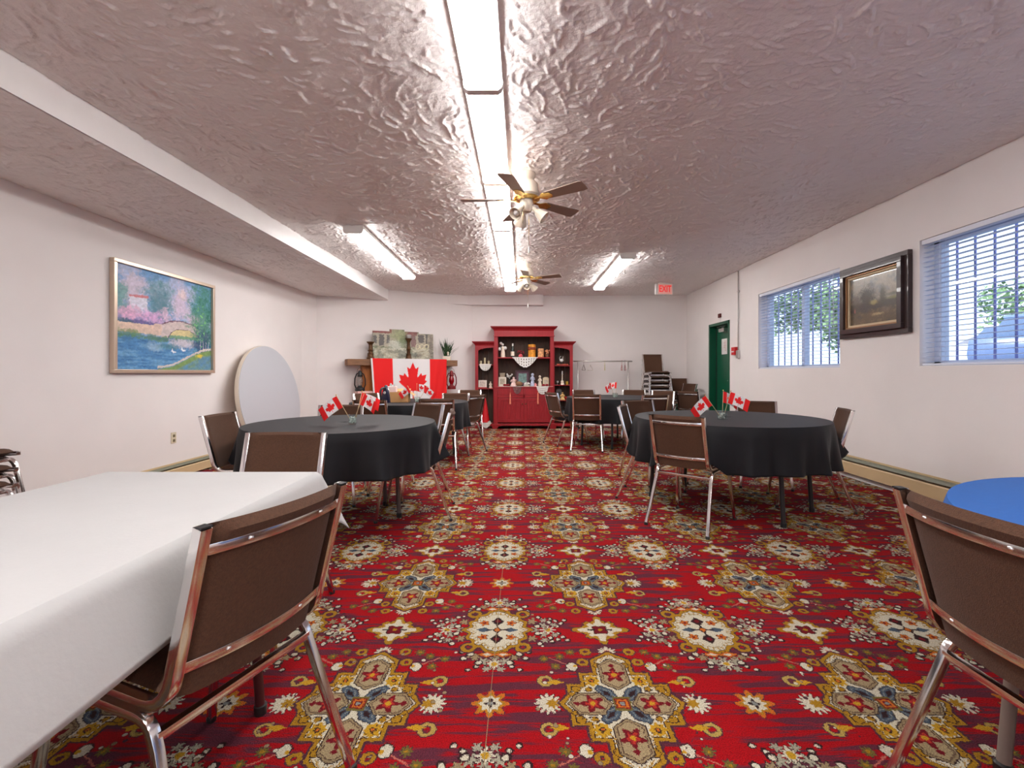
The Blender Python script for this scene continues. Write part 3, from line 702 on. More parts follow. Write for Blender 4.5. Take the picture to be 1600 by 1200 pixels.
chair(-.915, 4.58, -.55, -.8, 'brown chair at the rear right of the left black table', g2)
chair(-.57, 3.75, -1, -.1, 'brown chair seen edge on at the right side of the left black table', g2)
chair(-1.72, 5.2, .15, .97, 'brown chair before the far left table, beside the iron', g3)
chair(-.99, 5.36, -.08, 1, 'brown chair before the far left table, right of its small flags', g3)
chair(-.62, 6.5, -.88, .47, 'brown chair standing out by the aisle at the far left table', g3)
chair(-1.0, 7.0, .05, -1, 'brown chair behind the far left table under the red lantern', g3)
chair(-.93, 8.3, .1, -1, 'lone brown chair near the left wing of the red hutch', g3)
chair(-2.35, 6.95, .7, -.7, 'brown chair behind the far left table in front of the black lantern', g3)
chair(.46, 7.3, .9, .43, 'brown chair in front of the red hutch right door, at the far right table', g4)
chair(.93, 6.60, .2, .98, 'brown chair seen from behind in front of the far right table', g4)
chair(1.12, 8.35, .1, -1, 'brown chair behind the far right table at its left', g4)
chair(2.03, 8.32, -.2, -1, 'brown chair behind the far right table in front of the chair stack', g4)
chair(1.87, 6.42, -.25, .95, 'brown chair with chrome strip at the near right of the far right table', g4)
chair(2.42, 7.85, -.65, -.76, 'brown chair at the right rear of the far right table', g4)
chair(2.77, 7.72, .75, .66, 'brown chair turned away towards the corner beside the short chair stack', g4)
def stack(bx, by, fx, fy, n, where, group, z0=0):
    pos = ['topmost', 'second from the top', 'third from the top', 'fourth from the top', 'fifth from the top', 'sixth from the top', 'seventh from the top', 'lowest']
    nn = math.hypot(fx, fy)
    for k in range(n):
        p_ = 'lowest' if k == 0 and n > 1 else pos[n-1-k]
        chair(bx+fx/nn*.012*k, by+fy/nn*.012*k, fx, fy, 'brown chair, %s in the %s' % (p_, where), group, z=z0+k*.098)
stack(2.66, 9.50, .04, -1, 8, 'tall stack by the far wall', 'tall chair stack')
stack(3.17, 9.40, -.15, -1, 3, 'low stack in the far right corner', 'low chair stack')
stack(3.33, 8.95, -1, .12, 4, 'side facing stack beside the green door', 'side facing chair stack') if False else None
stack(3.30, 8.98, -.95, -.3, 2, 'short stack beside the green door', 'short chair stack')
stack(-3.62, 2.62, 1, .0, 3, 'left wall stack behind the white table', 'left chair stack')
# ------------------------------------------------------------------ tables and their cloths
def round_table(x, y, R, rot, label, group, legr=.6, lm=None, zt=.742):
    r = thing('round_table', label, 'table', (x, y, 0), 0, group)
    MB().lathe([(0, zt-.022), (R-.01, zt-.022), (R-.002, zt-.016), (R-.002, zt-.006), (R-.008, zt), (0, zt)], n=48).build('tabletop', mat('laminate', lin((170, 160, 148)), .4), r)
    for k in range(4):
        a = rot + (0, .95, PI, PI+.95)[k]; fx, fy = math.cos(a)*legr, math.sin(a)*legr
        lg = MB().tube([(fx*.93, fy*.93, zt-.023), (fx, fy, .012)], .0165, n=12).build('leg', lm or DKLEG, r)
        MB().lathe([(.021, 0), (.022, .03), (.017, .036), (0, .036)], (fx, fy, 0), n=12).build('foot_cap', BLACKP, lg)
    for k in (0, 2):
        a0 = rot+(0, .95, PI, PI+.95)[k]; a1 = rot+(0, .95, PI, PI+.95)[k+1]; q = legr*.95
        MB().tube([(math.cos(a0)*q, math.sin(a0)*q, zt-.06), (math.cos(a1)*q, math.sin(a1)*q, zt-.06)], .011).build('brace', lm or DKLEG, r)
    return r
def round_cloth(x, y, R, hem, label, cat_group, m, seed=0, lifts=(), nf=19, zt=.7455, amp=.036, flare=.035):
    rr = random.Random(seed); ph = [rr.random()*6.3 for _ in range(5)]; NA, NT, NH = 180, 10, 16; R0 = R+.006
    M = MB(); vs = []; H = zt-hem
    def pt(a, s):
        if s <= 1: return (R0*s*math.cos(a), R0*s*math.sin(a), 0)
        t = s-1; L_ = H
        lift = 0
        for c, w in lifts:
            d = abs((a-c+PI) % (2*PI)-PI); lift = max(lift, max(0, min(1, (w-d)/.12)))
        maxdrop = H*(1-lift) + min(H, zt-.505)*lift
        c_ = math.cos(nf*a+ph[0]+1.3*math.sin(2*a+ph[1])); w_ = (c_*(.65+.35*math.sin(3*a+ph[4])) + .35*c_*abs(c_)) + .22*math.cos((2*nf+3)*a+ph[2])
        drop = maxdrop*(1-(1-t)**1.15) if t < 1 else maxdrop
        rad = R0 + .010*min(1, t*8) + flare*t*.5 + amp*w_*(t**1.1) + lift*t*.05*(1+.6*math.cos(23*a))
        return (rad*math.cos(a), rad*math.sin(a), -.006*min(1, t*8) - drop - .008*math.cos(3*a+ph[3])*t)
    rows = [i/NT for i in range(NT+1)] + [1+.015, 1.04] + [1+(i+1)/NH for i in range(NH)]
    for s in rows:
        for k in range(NA): vs.append(Vector(pt(2*PI*k/NA, max(s, .0005))))
    fs = [(i*NA+k, i*NA+(k+1) % NA, (i+1)*NA+(k+1) % NA, (i+1)*NA+k) for i in range(len(rows)-1) for k in range(NA)]
    M.add(vs, fs); o = M.build('tablecloth', m); o.location = (x, y, zt)
    s = o.modifiers.new('thick', 'SOLIDIFY'); s.thickness = .0022; s.offset = 1
    return tag(o, label, 'tablecloth', cat_group)
RT, LT, FL, FR, BT_ = (1.777, 3.996), (-1.379, 3.578), (-1.5, 6.2), (1.50, 7.4), (1.905, .93)
tg = 'round banquet tables'; cg = 'round tablecloths'
round_table(*RT, .762, math.radians(-77), 'black legged round table under black cloth at the right', tg, .635)
round_cloth(*RT, .762, .405, 'black tablecloth on the big round table at the right, by the heater', cg, BLACKCL, 1, [(math.atan2(-.706, -.677), .34), (math.atan2(.38, -.83), .3), (math.atan2(1.15, -.49), .3), (math.atan2(-.09, .97), .3)])
round_table(*LT, .686, math.radians(5), 'grey legged round table under black cloth at the left', tg, .42, LEGM)
round_cloth(*LT, .686, .43, 'black tablecloth on the round table at the left, next to the white one', cg, BLACKCL, 2, [(math.atan2(-.15, -.88), .3), (math.atan2(.82, -.34), .3), (math.atan2(1.0, .46), .3), (math.atan2(.17, .81), .33)], nf=13)
round_table(*FL, .762, math.radians(20), 'round table under black cloth holding the cardboard box', tg, .6)
round_cloth(*FL, .762, .42, 'black tablecloth under the cardboard box and iron', cg, BLACKCL, 3)
round_table(*FR, .762, math.radians(200), 'round table under black cloth in front of the garment rack', tg, .6)
round_cloth(*FR, .762, .40, 'black tablecloth on the far right table before the garment rack', cg, BLACKCL, 4)
round_table(*BT_, .762, math.radians(146), 'taupe legged round table under the blue cloth', tg, .66, mat('taupe_leg', lin((128, 116, 108)), .45))
round_cloth(*BT_, .762, .52, 'bright blue tablecloth on the round table at the lower right edge', cg, BLUECL, 5, [], amp=.010, flare=.02)
# rectangular table with the white cloth
tx0, tx1, ty0, ty1 = -1.60, -.792, -.03, 1.785
r = thing('folding_table', 'rectangular folding table under the white cloth in the left foreground', 'table', ((tx0+tx1)/2, (ty0+ty1)/2, 0))
hx, hy = (tx1-tx0)/2-.005, (ty1-ty0)/2-.005
MB().box(-hx, hx, -hy, hy, .715, .742).build('tabletop', MATS['laminate'], r, bevel=.006)
for sx in (-1, 1):
    for sy in (-1, 1):
        lg = MB().tube([(sx*(hx-.1), sy*(hy-.28), .714), (sx*(hx-.07), sy*(hy-.25), .01)], .0145, n=12).build('leg', mat('maroon_leg', lin((70, 26, 30)), .45), r)
        MB().lathe([(.019, 0), (.02, .03), (0, .035)], (sx*(hx-.07), sy*(hy-.25), 0), n=10).build('foot_cap', BLACKP, lg)
for sy in (-1, 1): MB().tube([(-(hx-.09), sy*(hy-.27), .45), (hx-.09, sy*(hy-.27), .45)], .010).build('brace', MATS['maroon_leg'], r)
def white_cloth():
    hang = .200; zt = .7465; nu, nv = 90, 130; M = MB(); a0, a1, b0, b1 = tx0-hang, tx1+hang, ty0-hang, ty1+hang
    def f(a, b):
        x = a0+(a1-a0)*a; y = b0+(b1-b0)*b; qx = min(max(x, tx0), tx1); qy = min(max(y, ty0), ty1)
        dx, dy = x-qx, y-qy; d = math.hypot(dx, dy)
        if d < 1e-9: return (x, y, zt)
        ux, uy = dx/d, dy/d; corner = min(abs(ux), abs(uy))*1.414; L_ = d/hang
        out = .010*min(1, d/.02) + .028*L_ + corner*(.055*L_) + .006*math.sin(y*7+x*5)*L_*(1-corner)
        drop = d*(.985-.10*corner) - .004
        return (qx+ux*out, qy+uy*out, zt-max(0, drop) - .003*min(1, d/.02))
    M.grid(f, nu, nv); o = M.build('tablecloth', WHITECL)
    s = o.modifiers.new('thick', 'SOLIDIFY'); s.thickness = .002; s.offset = 1
    return tag(o, 'white tablecloth hanging over the rectangular table in the left foreground', 'tablecloth')
white_cloth()
# round tabletop leaning against the left wall
r = thing('folding_table', 'white round folding tabletop leaning on edge against the left wall', 'table', (-3.37, 6.5, 0), 0)
R = .765; e = bpy.data.objects
lean = math.radians(8.5)
def lp(m_, nm, mt, par):
    o = m_.build(nm, mt, par); o.rotation_euler = (0, PI/2-lean, 0); o.location = (-.03-.005, 0, .0); return o
M1 = MB().lathe([(0, .0), (R-.012, .0), (R-.004, .003), (R-.004, .012), (0, .012)], (-R, 0, 0), n=72)
tp = lp(M1, 'tabletop', mat('grey_laminate', lin((186, 188, 194)), .35), r)
M2 = MB().lathe([(R-.006, -.040), (R, -.040), (R+.004, -.015), (R, .006), (R-.006, .006)], (-R, 0, 0), n=72); lp(M2, 'edge_band', CREAM, r)
M3 = MB().lathe([(R-.07, -.075), (R-.045, -.075), (R-.045, -.026), (R-.07, -.026)], (-R, 0, 0), n=72); lp(M3, 'apron', CREAM, r)
for s_ in (-1, 1):
    M4 = MB().tube([(-R-.45, s_*.30, -.05), (-R+.30, s_*.30, -.05), (-R+.30, s_*.12, -.05), (-R-.45, s_*.12, -.05)], .013); lp(M4, 'leg', LEGM, r)

# ------------------------------------------------------------------ flags
RAW = [(-90, 2030), (-45, 1167), (-80, 1090), (-156, 1069), (-1015, 1220), (-899, 900), (-895, 860), (-919, 827), (-1860, 65), (-1648, -34), (-1612, -70), (-1614, -113), (-1800, -685), (-1258, -570), (-1210, -575), (-1185, -608), (-1080, -855), (-657, -401), (-590, -390), (-546, -458), (-750, -1510), (-423, -1321), (-370, -1315), (-332, -1348), (0, -2000)]
LP = [(x/4800, -y/4800) for x, y in RAW]; LP = LP + [(-x, y) for x, y in LP[-2::-1]]
def in_leaf(x, y):
    ins = np.zeros(len(x), bool); n = len(LP); j = n-1
    for i in range(n):
        xi, yi = LP[i]; xj, yj = LP[j]
        c = ((yi > y) != (yj > y)) & (x < (xj-xi)*(y-yi)/((yj-yi) or 1e-9)+xi); ins ^= c; j = i
    return ins
REDC = np.array(lin((222, 22, 24))); WHC = np.array((.72, .70, .70))
def flag_paint(A, B, w=2.0):       # A along the fly 0..1, B up 0..1 ; units of flag height
    x = (A-.5)*w; y = B-.5; red = (np.abs(x) > w/4) | in_leaf(x, y+.0)
    return np.where(red[:, None], REDC, WHC)
FLAGM = attr_mat('flag_cloth', .8, bump=.2)
def hand_flag(x, y, z, ang, tilt, yaw, label, group, size=.155, seed=0, side=1):
    """stick stands in the vase at (x,y,z) leaning by tilt towards ang; flag cloth hangs off its upper half"""
    r = thing('hand_flag', label, 'flag', (x, y, z), 0, group)
    d = Vector((math.sin(tilt)*math.cos(ang), math.sin(tilt)*math.sin(ang), math.cos(tilt))); L_ = .235
    MB().tube([(0, 0, 0), d*L_], .0022, n=6).build('stick', mat('stick_wood', lin((196, 168, 130)), .6), r)
    MB().ball(d*L_, .005, 8, 6).build('finial', BRASS, r)
    h = size*.62; out = Vector((math.cos(yaw), math.sin(yaw), 0)); out = (out - d*out.dot(d)).normalized(); nrm = d.cross(out)
    base = d*(L_-h-.008)
    def sh(A, B):
        P = np.array(base)[None] + np.outer(A*size, np.array(out)) + np.outer(B*h, np.array(d)) + np.outer(np.sin(A*5+seed+B*2)*.010*A, np.array(nrm))
        P[:, 2] -= .030*A**2
        return P[:, 0], P[:, 1], P[:, 2]
    sheet('flag_cloth', 56, 34, sh, lambda A, B: flag_paint(A, B, 1.62), FLAGM, r, .0008)
    return r
def vase(x, y, z, label, group, h=.075, w=.062, square=True, flags=()):
    r = thing('glass_vase', label, 'vase', (x, y, z), .3, group); a = w/2
    m = MB()
    if square:
        o_, i_ = [(-a, -a), (a, -a), (a, a), (-a, a)], [(-a+.004, -a+.004), (a-.004, -a+.004), (a-.004, a-.004), (-a+.004, a-.004)]
        vs = [(p[0]*.9, p[1]*.9, 0) for p in o_] + [(p[0], p[1], h) for p in o_] + [(p[0], p[1], h) for p in i_] + [(p[0]*.9, p[1]*.9, .008) for p in i_]
        fs = [(3, 2, 1, 0)] + [(i, (i+1) % 4, 4+(i+1) % 4, 4+i) for i in range(4)] + [(4+i, 4+(i+1) % 4, 8+(i+1) % 4, 8+i) for i in range(4)] + [(8+i, 8+(i+1) % 4, 12+(i+1) % 4, 12+i) for i in range(4)] + [(12, 13, 14, 15)]
        m.add(vs, fs)
    else: m.lathe([(0, 0), (a*.8, 0), (a, .02), (a, h), (a-.003, h), (a-.003, .012), (0, .01)], n=20)
    m.build('glass_body', GLASS, r)
    st = MB(); rr = random.Random(int(x*100) % 97)
    for k in range(60):
        st.ball(((rr.random()-.5)*w*.68, (rr.random()-.5)*w*.68, .014+rr.random()*h*.5), .0055+rr.random()*.003, 6, 4)
    tag(st.build('pebbles', mat('pebbles', lin((196, 204, 194)), .3, var=.6, vscale=60), r), kind='stuff')
    return r
ZC = .7485
vg = 'flag centrepieces'
vase(1.645, 3.78, ZC, 'small glass vase of pebbles holding three flags on the right table', vg)
hand_flag(1.640, 3.78, ZC+.012, PI, .62, PI, 'small maple leaf flag leaning left in the vase on the right table', vg, seed=1)
hand_flag(1.650, 3.77, ZC+.012, math.radians(20), .34, math.radians(-14), 'small maple leaf flag leaning right in the vase on the right table, in front', vg, seed=2)
hand_flag(1.655, 3.80, ZC+.012, math.radians(60), .30, math.radians(20), 'small maple leaf flag behind the front one in the vase on the right table', vg, seed=3)
vase(-1.265, 3.45, ZC, 'small glass vase of pebbles holding three flags on the left table', vg, w=.058)
hand_flag(-1.270, 3.45, ZC+.012, PI+.2, .50, PI+.1, 'small drooping maple leaf flag leaning left on the left table', vg, seed=4)
hand_flag(-1.260, 3.44, ZC+.012, .2, .36, -.3, 'small maple leaf flag at the front right of the vase on the left table', vg, size=.135, seed=5)
hand_flag(-1.255, 3.47, ZC+.012, .5, .22, .5, 'small maple leaf flag behind the right one on the left table', vg, size=.14, seed=6)
vase(-1.345, 5.93, ZC, 'small glass vase with flags on the far left table beside the box', vg, w=.07)
for k, (a, t_, yw) in enumerate(((PI, .5, PI), (PI*.6, .12, -.3), (0, .55, 0))):
    hand_flag(-1.345+(k-1)*.01, 5.93, ZC+.012, a, t_, yw, 'small maple leaf flag on the far left table, %s of three' % ('leftmost', 'middle', 'rightmost')[k], vg, size=.135, seed=7+k)
vase(1.45, 7.15, ZC, 'greenish glass vase with two flags on the far right table', vg, w=.085, square=False)
hand_flag(1.44, 7.15, ZC+.012, PI, .32, PI+.9, 'small maple leaf flag leaning left on the far right table', vg, seed=11)
hand_flag(1.46, 7.15, ZC+.012, 0, .08, PI-.9, 'small upright maple leaf flag on the far right table', vg, seed=12)
# big flag over the mantel
p0 = on_diag(579, .365); p1 = on_diag(698, .365); LN = (p1-p0).length; zt = EYE + (583-561)*((p0+p1)/2).y/F + .004; FH = .80
def sh(A, B):
    t = 1-B; base = np.outer(1-A, np.array(p0)) + np.outer(A, np.array(p1))
    fold = (np.sin(A*9+1)*.012 + np.sin(A*23+t*2)*.007 + np.where(A > .75, np.sin(A*60+t*4)*.010, 0))*np.minimum(t*3, 1)
    base = base + np.outer(fold + .01*t, np.array(NV)) + np.outer(t*.05*(1-A)**3, np.array(EV))
    top = t < .001
    return base[:, 0], base[:, 1], zt - t*FH + 0*A
def pt_(A, B):
    x = A; out = np.tile(WHC, (len(A), 1)); red = (x > .02) & (x < .275) | (x > .76) | in_leaf((A-.535)*LN/FH*1.14, (B-.48)*.95)
    out[red] = REDC; return out
bf = sheet('maple_leaf_flag', 200, 110, sh, pt_, FLAGM, None, .002)
tag(bf, 'large red and white maple leaf flag hanging from the mantel shelf', 'flag')

# ------------------------------------------------------------------ mantel shelf and fireplace surround
rot = math.atan2(EV.y, EV.x)
def diag_box(px0, px1, off0, off1, z0, z1, name, m, parent=None, **k):
    a = on_diag(px0, off1); b = on_diag(px1, off1); c_ = DP + EV*((a-DP).dot(EV)) + NV*off0; d_ = DP + EV*((b-DP).dot(EV)) + NV*off0
    mb = MB().prism([(a.x, a.y), (b.x, b.y), (d_.x, d_.y), (c_.x, c_.y)], z0, z1); return mb.build(name, m, parent, smooth=False, **k)
mz = 1.385
o = diag_box(543, 715, .004, .33, mz-.115, mz, 'mantel_shelf', OAK, bevel=.006); tag(o, 'thick weathered wood mantel shelf on the angled wall', 'mantel')
r = thing('fireplace_surround', 'orange wood fireplace surround standing beneath the mantel behind the flag', 'fireplace', (0, 0, 0))
diag_box(566, 583, .004, .20, 0, mz-.116, 'post', ORANGEWOOD, r, bevel=.004)
diag_box(690, 698, .004, .20, 0, mz-.116, 'post', ORANGEWOOD, r, bevel=.004)
diag_box(583, 690, .004, .18, .95, mz-.116, 'header', ORANGEWOOD, r, bevel=.004)
diag_box(583, 690, .004, .03, 0, .95, 'firebox', mat('soot', (.03, .028, .026), .9), r)
def on_shelf(px, off): p_ = on_diag(px, off); return p_
def candlestick(px, py_top, label, glass=False):
    p_ = on_diag(px, .22); sc = p_.y/F; H = (561-py_top)*sc; r = thing('candlestick', label, 'candlestick', (p_.x, p_.y, mz), 0, 'mantel ornaments'); w = .072 if not glass else .062
    MB().lathe([(0, 0), (w, 0), (w, .03), (w*.8, .045), (w*.75, .10), (w*.85, .11)], n=16).build('base', mat('antique_bronze', lin((92, 62, 36)), .45, metal=.4, var=.3, vscale=30), r)
    MB().lathe([(w*.55, .10), (w*.5, H*.45), (w*.75, H*.50), (w*.5, H*.55), (w*.42, H*.82), (w*.6, H*.86), (0, H*.86)], n=16).build('stem', MATS['antique_bronze'], r)
    MB().lathe([(0, H*.86), (w*.5, H*.86), (w*.95, H*.96), (w*1.0, H), (w*.9, H), (w*.4, H*.93), (0, H*.93)], n=16).build('cup', MATS['antique_bronze'], r)
    if glass: MB().lathe([(w*.55, H*.96), (w*.85, H+.05), (w*.82, H+.07), (w*.5, H*.96)], n=16).build('glass_cup', mat('frosted_glass', (.8, .78, .75), .3, trans=.6), r)
candlestick(579, 533.5, 'squat bronze candlestick at the left end of the mantel')
candlestick(638.5, 527.5, 'tall bronze candlestick with glass cup before the mantel painting', True)
# terrace painting on the mantel: three joined canvas panels of different height
def art_noise(A, B, s, seed): return vnoise(A*s+3, B*s+5, seed)
def mixc(c, m_, col): m_ = np.clip(m_, 0, 1)[:, None]; return c*(1-m_) + np.array(lin(col))[None]*m_
def sm(x, a, b): t = np.clip((x-a)/(b-a), 0, 1); return t*t*(3-2*t)
def blob(A, B, x, y, rx, ry, seed, am=.5, sc=14): return sm(1+am*(art_noise(A, B, sc, seed)-.5)*2 + .9*(vnoise(A*90, B*70, seed+1, 2)-.5) - np.sqrt(((A-x)/rx)**2+((B-y)/ry)**2), -.35, .55)
def terrace(A, B):
    A = A+.03*(vnoise(A*40, B*24, 71, 3)-.5); B = B+.06*(vnoise(A*40, B*24, 72, 3)-.5)
    n1 = art_noise(A, B*.6, 9, 1); n2 = art_noise(A, B, 26, 2); n3 = art_noise(A, B, 60, 3)
    c = np.tile(np.array(lin((172, 164, 142))), (len(A), 1))
    c = mixc(c, sm(n1, .35, .7), (120, 124, 100))
    c = mixc(c, (B < .36)*sm(n2, .3, .6), (196, 192, 170)); c = mixc(c, (B < .30)*sm(n1, .5, .7)*.8, (128, 132, 120))
    for x0, x1, top in ((.0, .28, .80), (.56, 1.0, .80)): c = mixc(c, ((A > x0) & (A < x1) & (B > .40) & (B < top))*.8, (178, 168, 150))
    for x0, x1, y0_, y1_ in ((.10, .18, .42, .76), (.22, .27, .50, .74), (.01, .06, .50, .72), (.74, .84, .55, .78), (.87, .90, .4, .8)):
        c = mixc(c, ((A > x0) & (A < x1) & (B > y0_) & (B < y1_))*(.65+.3*n3), (74, 70, 76))
    c = mixc(c, ((A < .30) & (B > .80) & (B < .92))*(.6+.4*n2), (138, 58, 62)); c = mixc(c, ((A > .52) & (A < .72) & (B > .74) & (B < .90))*(.6+.4*n2), (132, 62, 66))
    c = mixc(c, ((A > .62) & (A < .70) & (B > .40) & (B < .74))*.7, (120, 70, 80))
    c = mixc(c, blob(A, B, .42, .78, .13, .26, 5)*(.4+.5*n3), (158, 168, 120)); c = mixc(c, blob(A, B, .38, .45, .14, .16, 6)*.75, (206, 208, 194))
    c = mixc(c, blob(A, B, .48, .55, .06, .18, 7)*.7, (112, 126, 88)); c = mixc(c, blob(A, B, .96, .35, .05, .5, 8)*.6, (96, 84, 84))
    for x in (.73, .80, .88): c = mixc(c, (np.abs(np.hypot((A-x)/.035, (B-.42)/.07)-1) < .2)*.9, (214, 206, 172))
    c = mixc(c, blob(A, B, .30, .24, .10, .05, 9)*.5, (90, 96, 84)); c = mixc(c, blob(A, B, .58, .10, .2, .05, 10)*.5, (96, 90, 88)); c = mixc(c, blob(A, B, .74, .14, .07, .08, 11)*.5, (86, 80, 78))
    return c*(.50+.80*n3+.15*n1)[:, None]*.9
ART = attr_mat('canvas_paint', .55, bump=.2, bscale=60)
p0, p1 = on_diag(582.5, .20), on_diag(677, .20); LN = (p1-p0).length; sc = ((p0+p1)/2).y/F
r = thing('terrace_painting', 'wide unframed terrace painting with stepped top standing on the mantel', 'painting', (p0.x, p0.y, mz), rot, 'paintings')
HH = (561-514)*sc
for a0, a1, h in ((0, .27, .93), (.27, .51, 1.0), (.51, .75, .94), (.75, 1.0, .885)):
    def sh(A, B, a0=a0, a1=a1, h=h): return ((a0+(a1-a0)*A)*LN, -.014+.09*(B*h*HH)/1.0*.55, B*h*HH)
    pn = MB().add([(a0*LN, -.012, 0), (a1*LN, -.012, 0), (a1*LN, .012, 0), (a0*LN, .012, 0), (a0*LN, -.012+.0495*h*HH, h*HH), (a1*LN, -.012+.0495*h*HH, h*HH), (a1*LN, .012+.0495*h*HH, h*HH), (a0*LN, .012+.0495*h*HH, h*HH)],
                  [(3, 2, 1, 0), (4, 5, 6, 7), (0, 1, 5, 4), (1, 2, 6, 5), (2, 3, 7, 6), (3, 0, 4, 7)]).build('canvas_panel', mat('canvas_edge', lin((150, 140, 122)), .8), r, smooth=False)
    sheet('painted_face', 70, 110, sh, lambda A, B, a0=a0, a1=a1, h=h: terrace(a0+(a1-a0)*A, B*h*.93), ART, pn, 0)
# plant
p_ = on_diag(698, .17); r = thing('potted_plant', 'spiky green plant in a small white pot at the right end of the mantel', 'plant', (p_.x, p_.y, mz), 0, 'mantel ornaments')
MB().box(-.08, .08, -.05, .05, 0, .085).build('pot', CREAM, r, bevel=.006)
lf = MB(); rr = random.Random(5)
for k in range(46):
    a = rr.random()*6.28; tl = rr.uniform(.15, .85); L_ = rr.uniform(.22, .42); d = Vector((math.cos(a)*math.sin(tl), math.sin(a)*math.sin(tl)*.22, math.cos(tl))); s_ = Vector((-math.sin(a), math.cos(a), 0))*.009
    b0 = Vector(((rr.random()-.5)*.1, (rr.random()-.5)*.04, .08)); m1 = b0+d*L_*.55; t1 = b0+d*L_+Vector((0, 0, -.05*tl))
    lf.add([b0-s_, b0+s_, m1+s_*1.2, t1, m1-s_*1.2], [(0, 1, 2, 4), (4, 2, 3)])
o = lf.build('leaves', LEAF, r, smooth=False); o.modifiers.new('t', 'SOLIDIFY').thickness = .0015; tag(o, kind='stuff')
MB().tube([(-.02, 0, .08), (-.08, .01, .40), (-.01, 0, .52), (.06, .01, .44), (0, 0, .30)], .002, n=5).build('wire_arch', WHITEM, r)
MB().lathe([(0, 0), (.02, 0), (.016, .03), (.022, .06), (0, .08)], (.03, -.03, .10), n=10).build('white_bloom', CREAM, r)
# lanterns
def lantern(px, ptop, pbot, off, m, mg, label, hang):
    p_ = on_diag(px, off); sc = p_.y/F; H = (pbot-ptop)*sc; z0 = EYE+(583-pbot)*sc; w = H*.22
    r = thing('oil_lantern', label, 'lantern', (p_.x, p_.y, z0), 0, 'hurricane lanterns')
    MB().lathe([(0, 0), (w, 0), (w*1.05, H*.04), (w*.95, H*.15), (w*.45, H*.20), (w*.4, H*.26), (0, H*.26)], n=20).build('fuel_tank', m, r)
    MB().lathe([(w*.38, H*.26), (w*.62, H*.40), (w*.60, H*.52), (w*.38, H*.68), (w*.35, H*.68), (w*.56, H*.52), (w*.58, H*.40), (w*.34, H*.26)], n=20).build('glass_chimney', mg, r)
    MB().lathe([(w*.5, H*.68), (w*.6, H*.72), (w*.42, H*.78), (w*.45, H*.88), (w*.2, H*.96), (0, H*.97)], n=20).build('hood', m, r)
    for s_ in (-1, 1): MB().tube([(s_*w*.8, 0, H*.08), (s_*w*1.15, 0, H*.3), (s_*w*1.1, 0, H*.6), (s_*w*.75, 0, H*.8), (s_*w*.45, 0, H*.83)], .011, n=6).build('side_tube', m, r)
    if hang: MB().tube([(-w*.9, 0, H*.7), (-w*.5, 0, H*1.04), (0, 0, H*1.1), (w*.5, 0, H*1.04), (w*.9, 0, H*.7)], .003, n=5).build('bail_handle', m, r); MB().tube([(0, 0, H*1.1), (0, 0, mz-.116-z0)], .0025, n=5).build('hanging_wire', DULLCH, r)
    return z0, p_
zl, pl = lantern(562.5, 578, 611, .22, BLACKP, mat('chimney_glass', (.95, .93, .9), .05, trans=.9), 'black hurricane lantern left of the flag', True)
lantern(705.5, 578, 608, .22, mat('red_lantern_paint', lin((120, 24, 28)), .35, metal=.2), mat('ruby_glass', lin((190, 10, 30)), .1, trans=.5), 'red hurricane lantern hanging right of the flag', True)
r = thing('side_table', 'pale pink small stand below the black lantern', 'table', (pl.x, pl.y, 0), rot, 'pale stand'); del r['group']
MB().box(-.06, .20, -.13, .13, zl-.045, zl-.001).build('top', PINK, r, smooth=False, bevel=.004)
for x_ in (-.04, .17):
    for y_ in (-.1, .1): MB().box(x_-.018, x_+.018, y_-.018, y_+.018, 0, zl-.045).build('leg', PINK, r, smooth=False)
# things on the far left table
x_, z_ = W(620, 627, 5.95)
r = thing('cardboard_box', 'open cardboard box on the far left table', 'box', (-1.655, 6.1, ZC), .12)
m = MB(); w, d_, h = .165, .11, .135
for a in ((-w, w, -d_, -d_+.004), (-w, w, d_-.004, d_), (-w, -w+.004, -d_, d_), (w-.004, w, -d_, d_)): m.box(*a, 0, h)
m.box(-w, w, -d_, d_, 0, .004); m.build('carton', CARD, r, smooth=False)
MB().add([(-w, d_, h), (w, d_, h), (w*.98, d_+.09, h+.03), (-w*.98, d_+.09, h+.03)], [(0, 1, 2, 3)]).add([(w, -d_, h), (w, d_, h), (w+.07, d_, h-.05), (w+.07, -d_, h-.05)], [(0, 1, 2, 3)]).build('flap', CARD, r, smooth=False).modifiers.new('t', 'SOLIDIFY').thickness = .004
r = thing('tissue_box', 'white tissue box sticking out of the cardboard box', 'tissue box', (-1.715, 6.1, ZC+.115), .12)
MB().box(-.085, .06, -.055, .055, -.05, .09).build('carton', mat('pale_pink_card', lin((230, 206, 204)), .7), r, smooth=False, bevel=.003)
MB().grid(lambda a, b: ((a-.5)*.06+.0, (b-.5)*.012+math.sin(a*9)*.006, .09+.045*b*(.7+.3*math.sin(a*7))), 8, 4).build('tissue', WHITECL, r).modifiers.new('t', 'SOLIDIFY').thickness = .001
r = thing('clothes_iron', 'dark blue clothes iron standing upright beside the cardboard box', 'iron', (-1.765, 5.92, ZC), math.radians(160))
M = MB(); out = []
for k in range(9):
    t = k/8; wv = .055*(1-t**2.2)+.002; out.append((wv, t*.225))
sole = [(x, z) for x, z in out] + [(-x, z) for x, z in out[::-1]]
M.slab(sole, -.058, -.050); M.build('soleplate', CHROME, r, bevel=.001)
M = MB(); sole2 = [(x*.96, z) for x, z in sole]; M.slab(sole2, -.050, -.012); M.build('body', mat('navy_plastic', lin((28, 30, 58)), .3), r, bevel=.006)
MB().tube(arc((0, -.02, .03), (0, .075, .03), (0, .075, .06)) + arc((0, .075, .14), (0, .07, .20), (0, -.02, .19)), .014, n=10).build('handle', BLACKP, r)
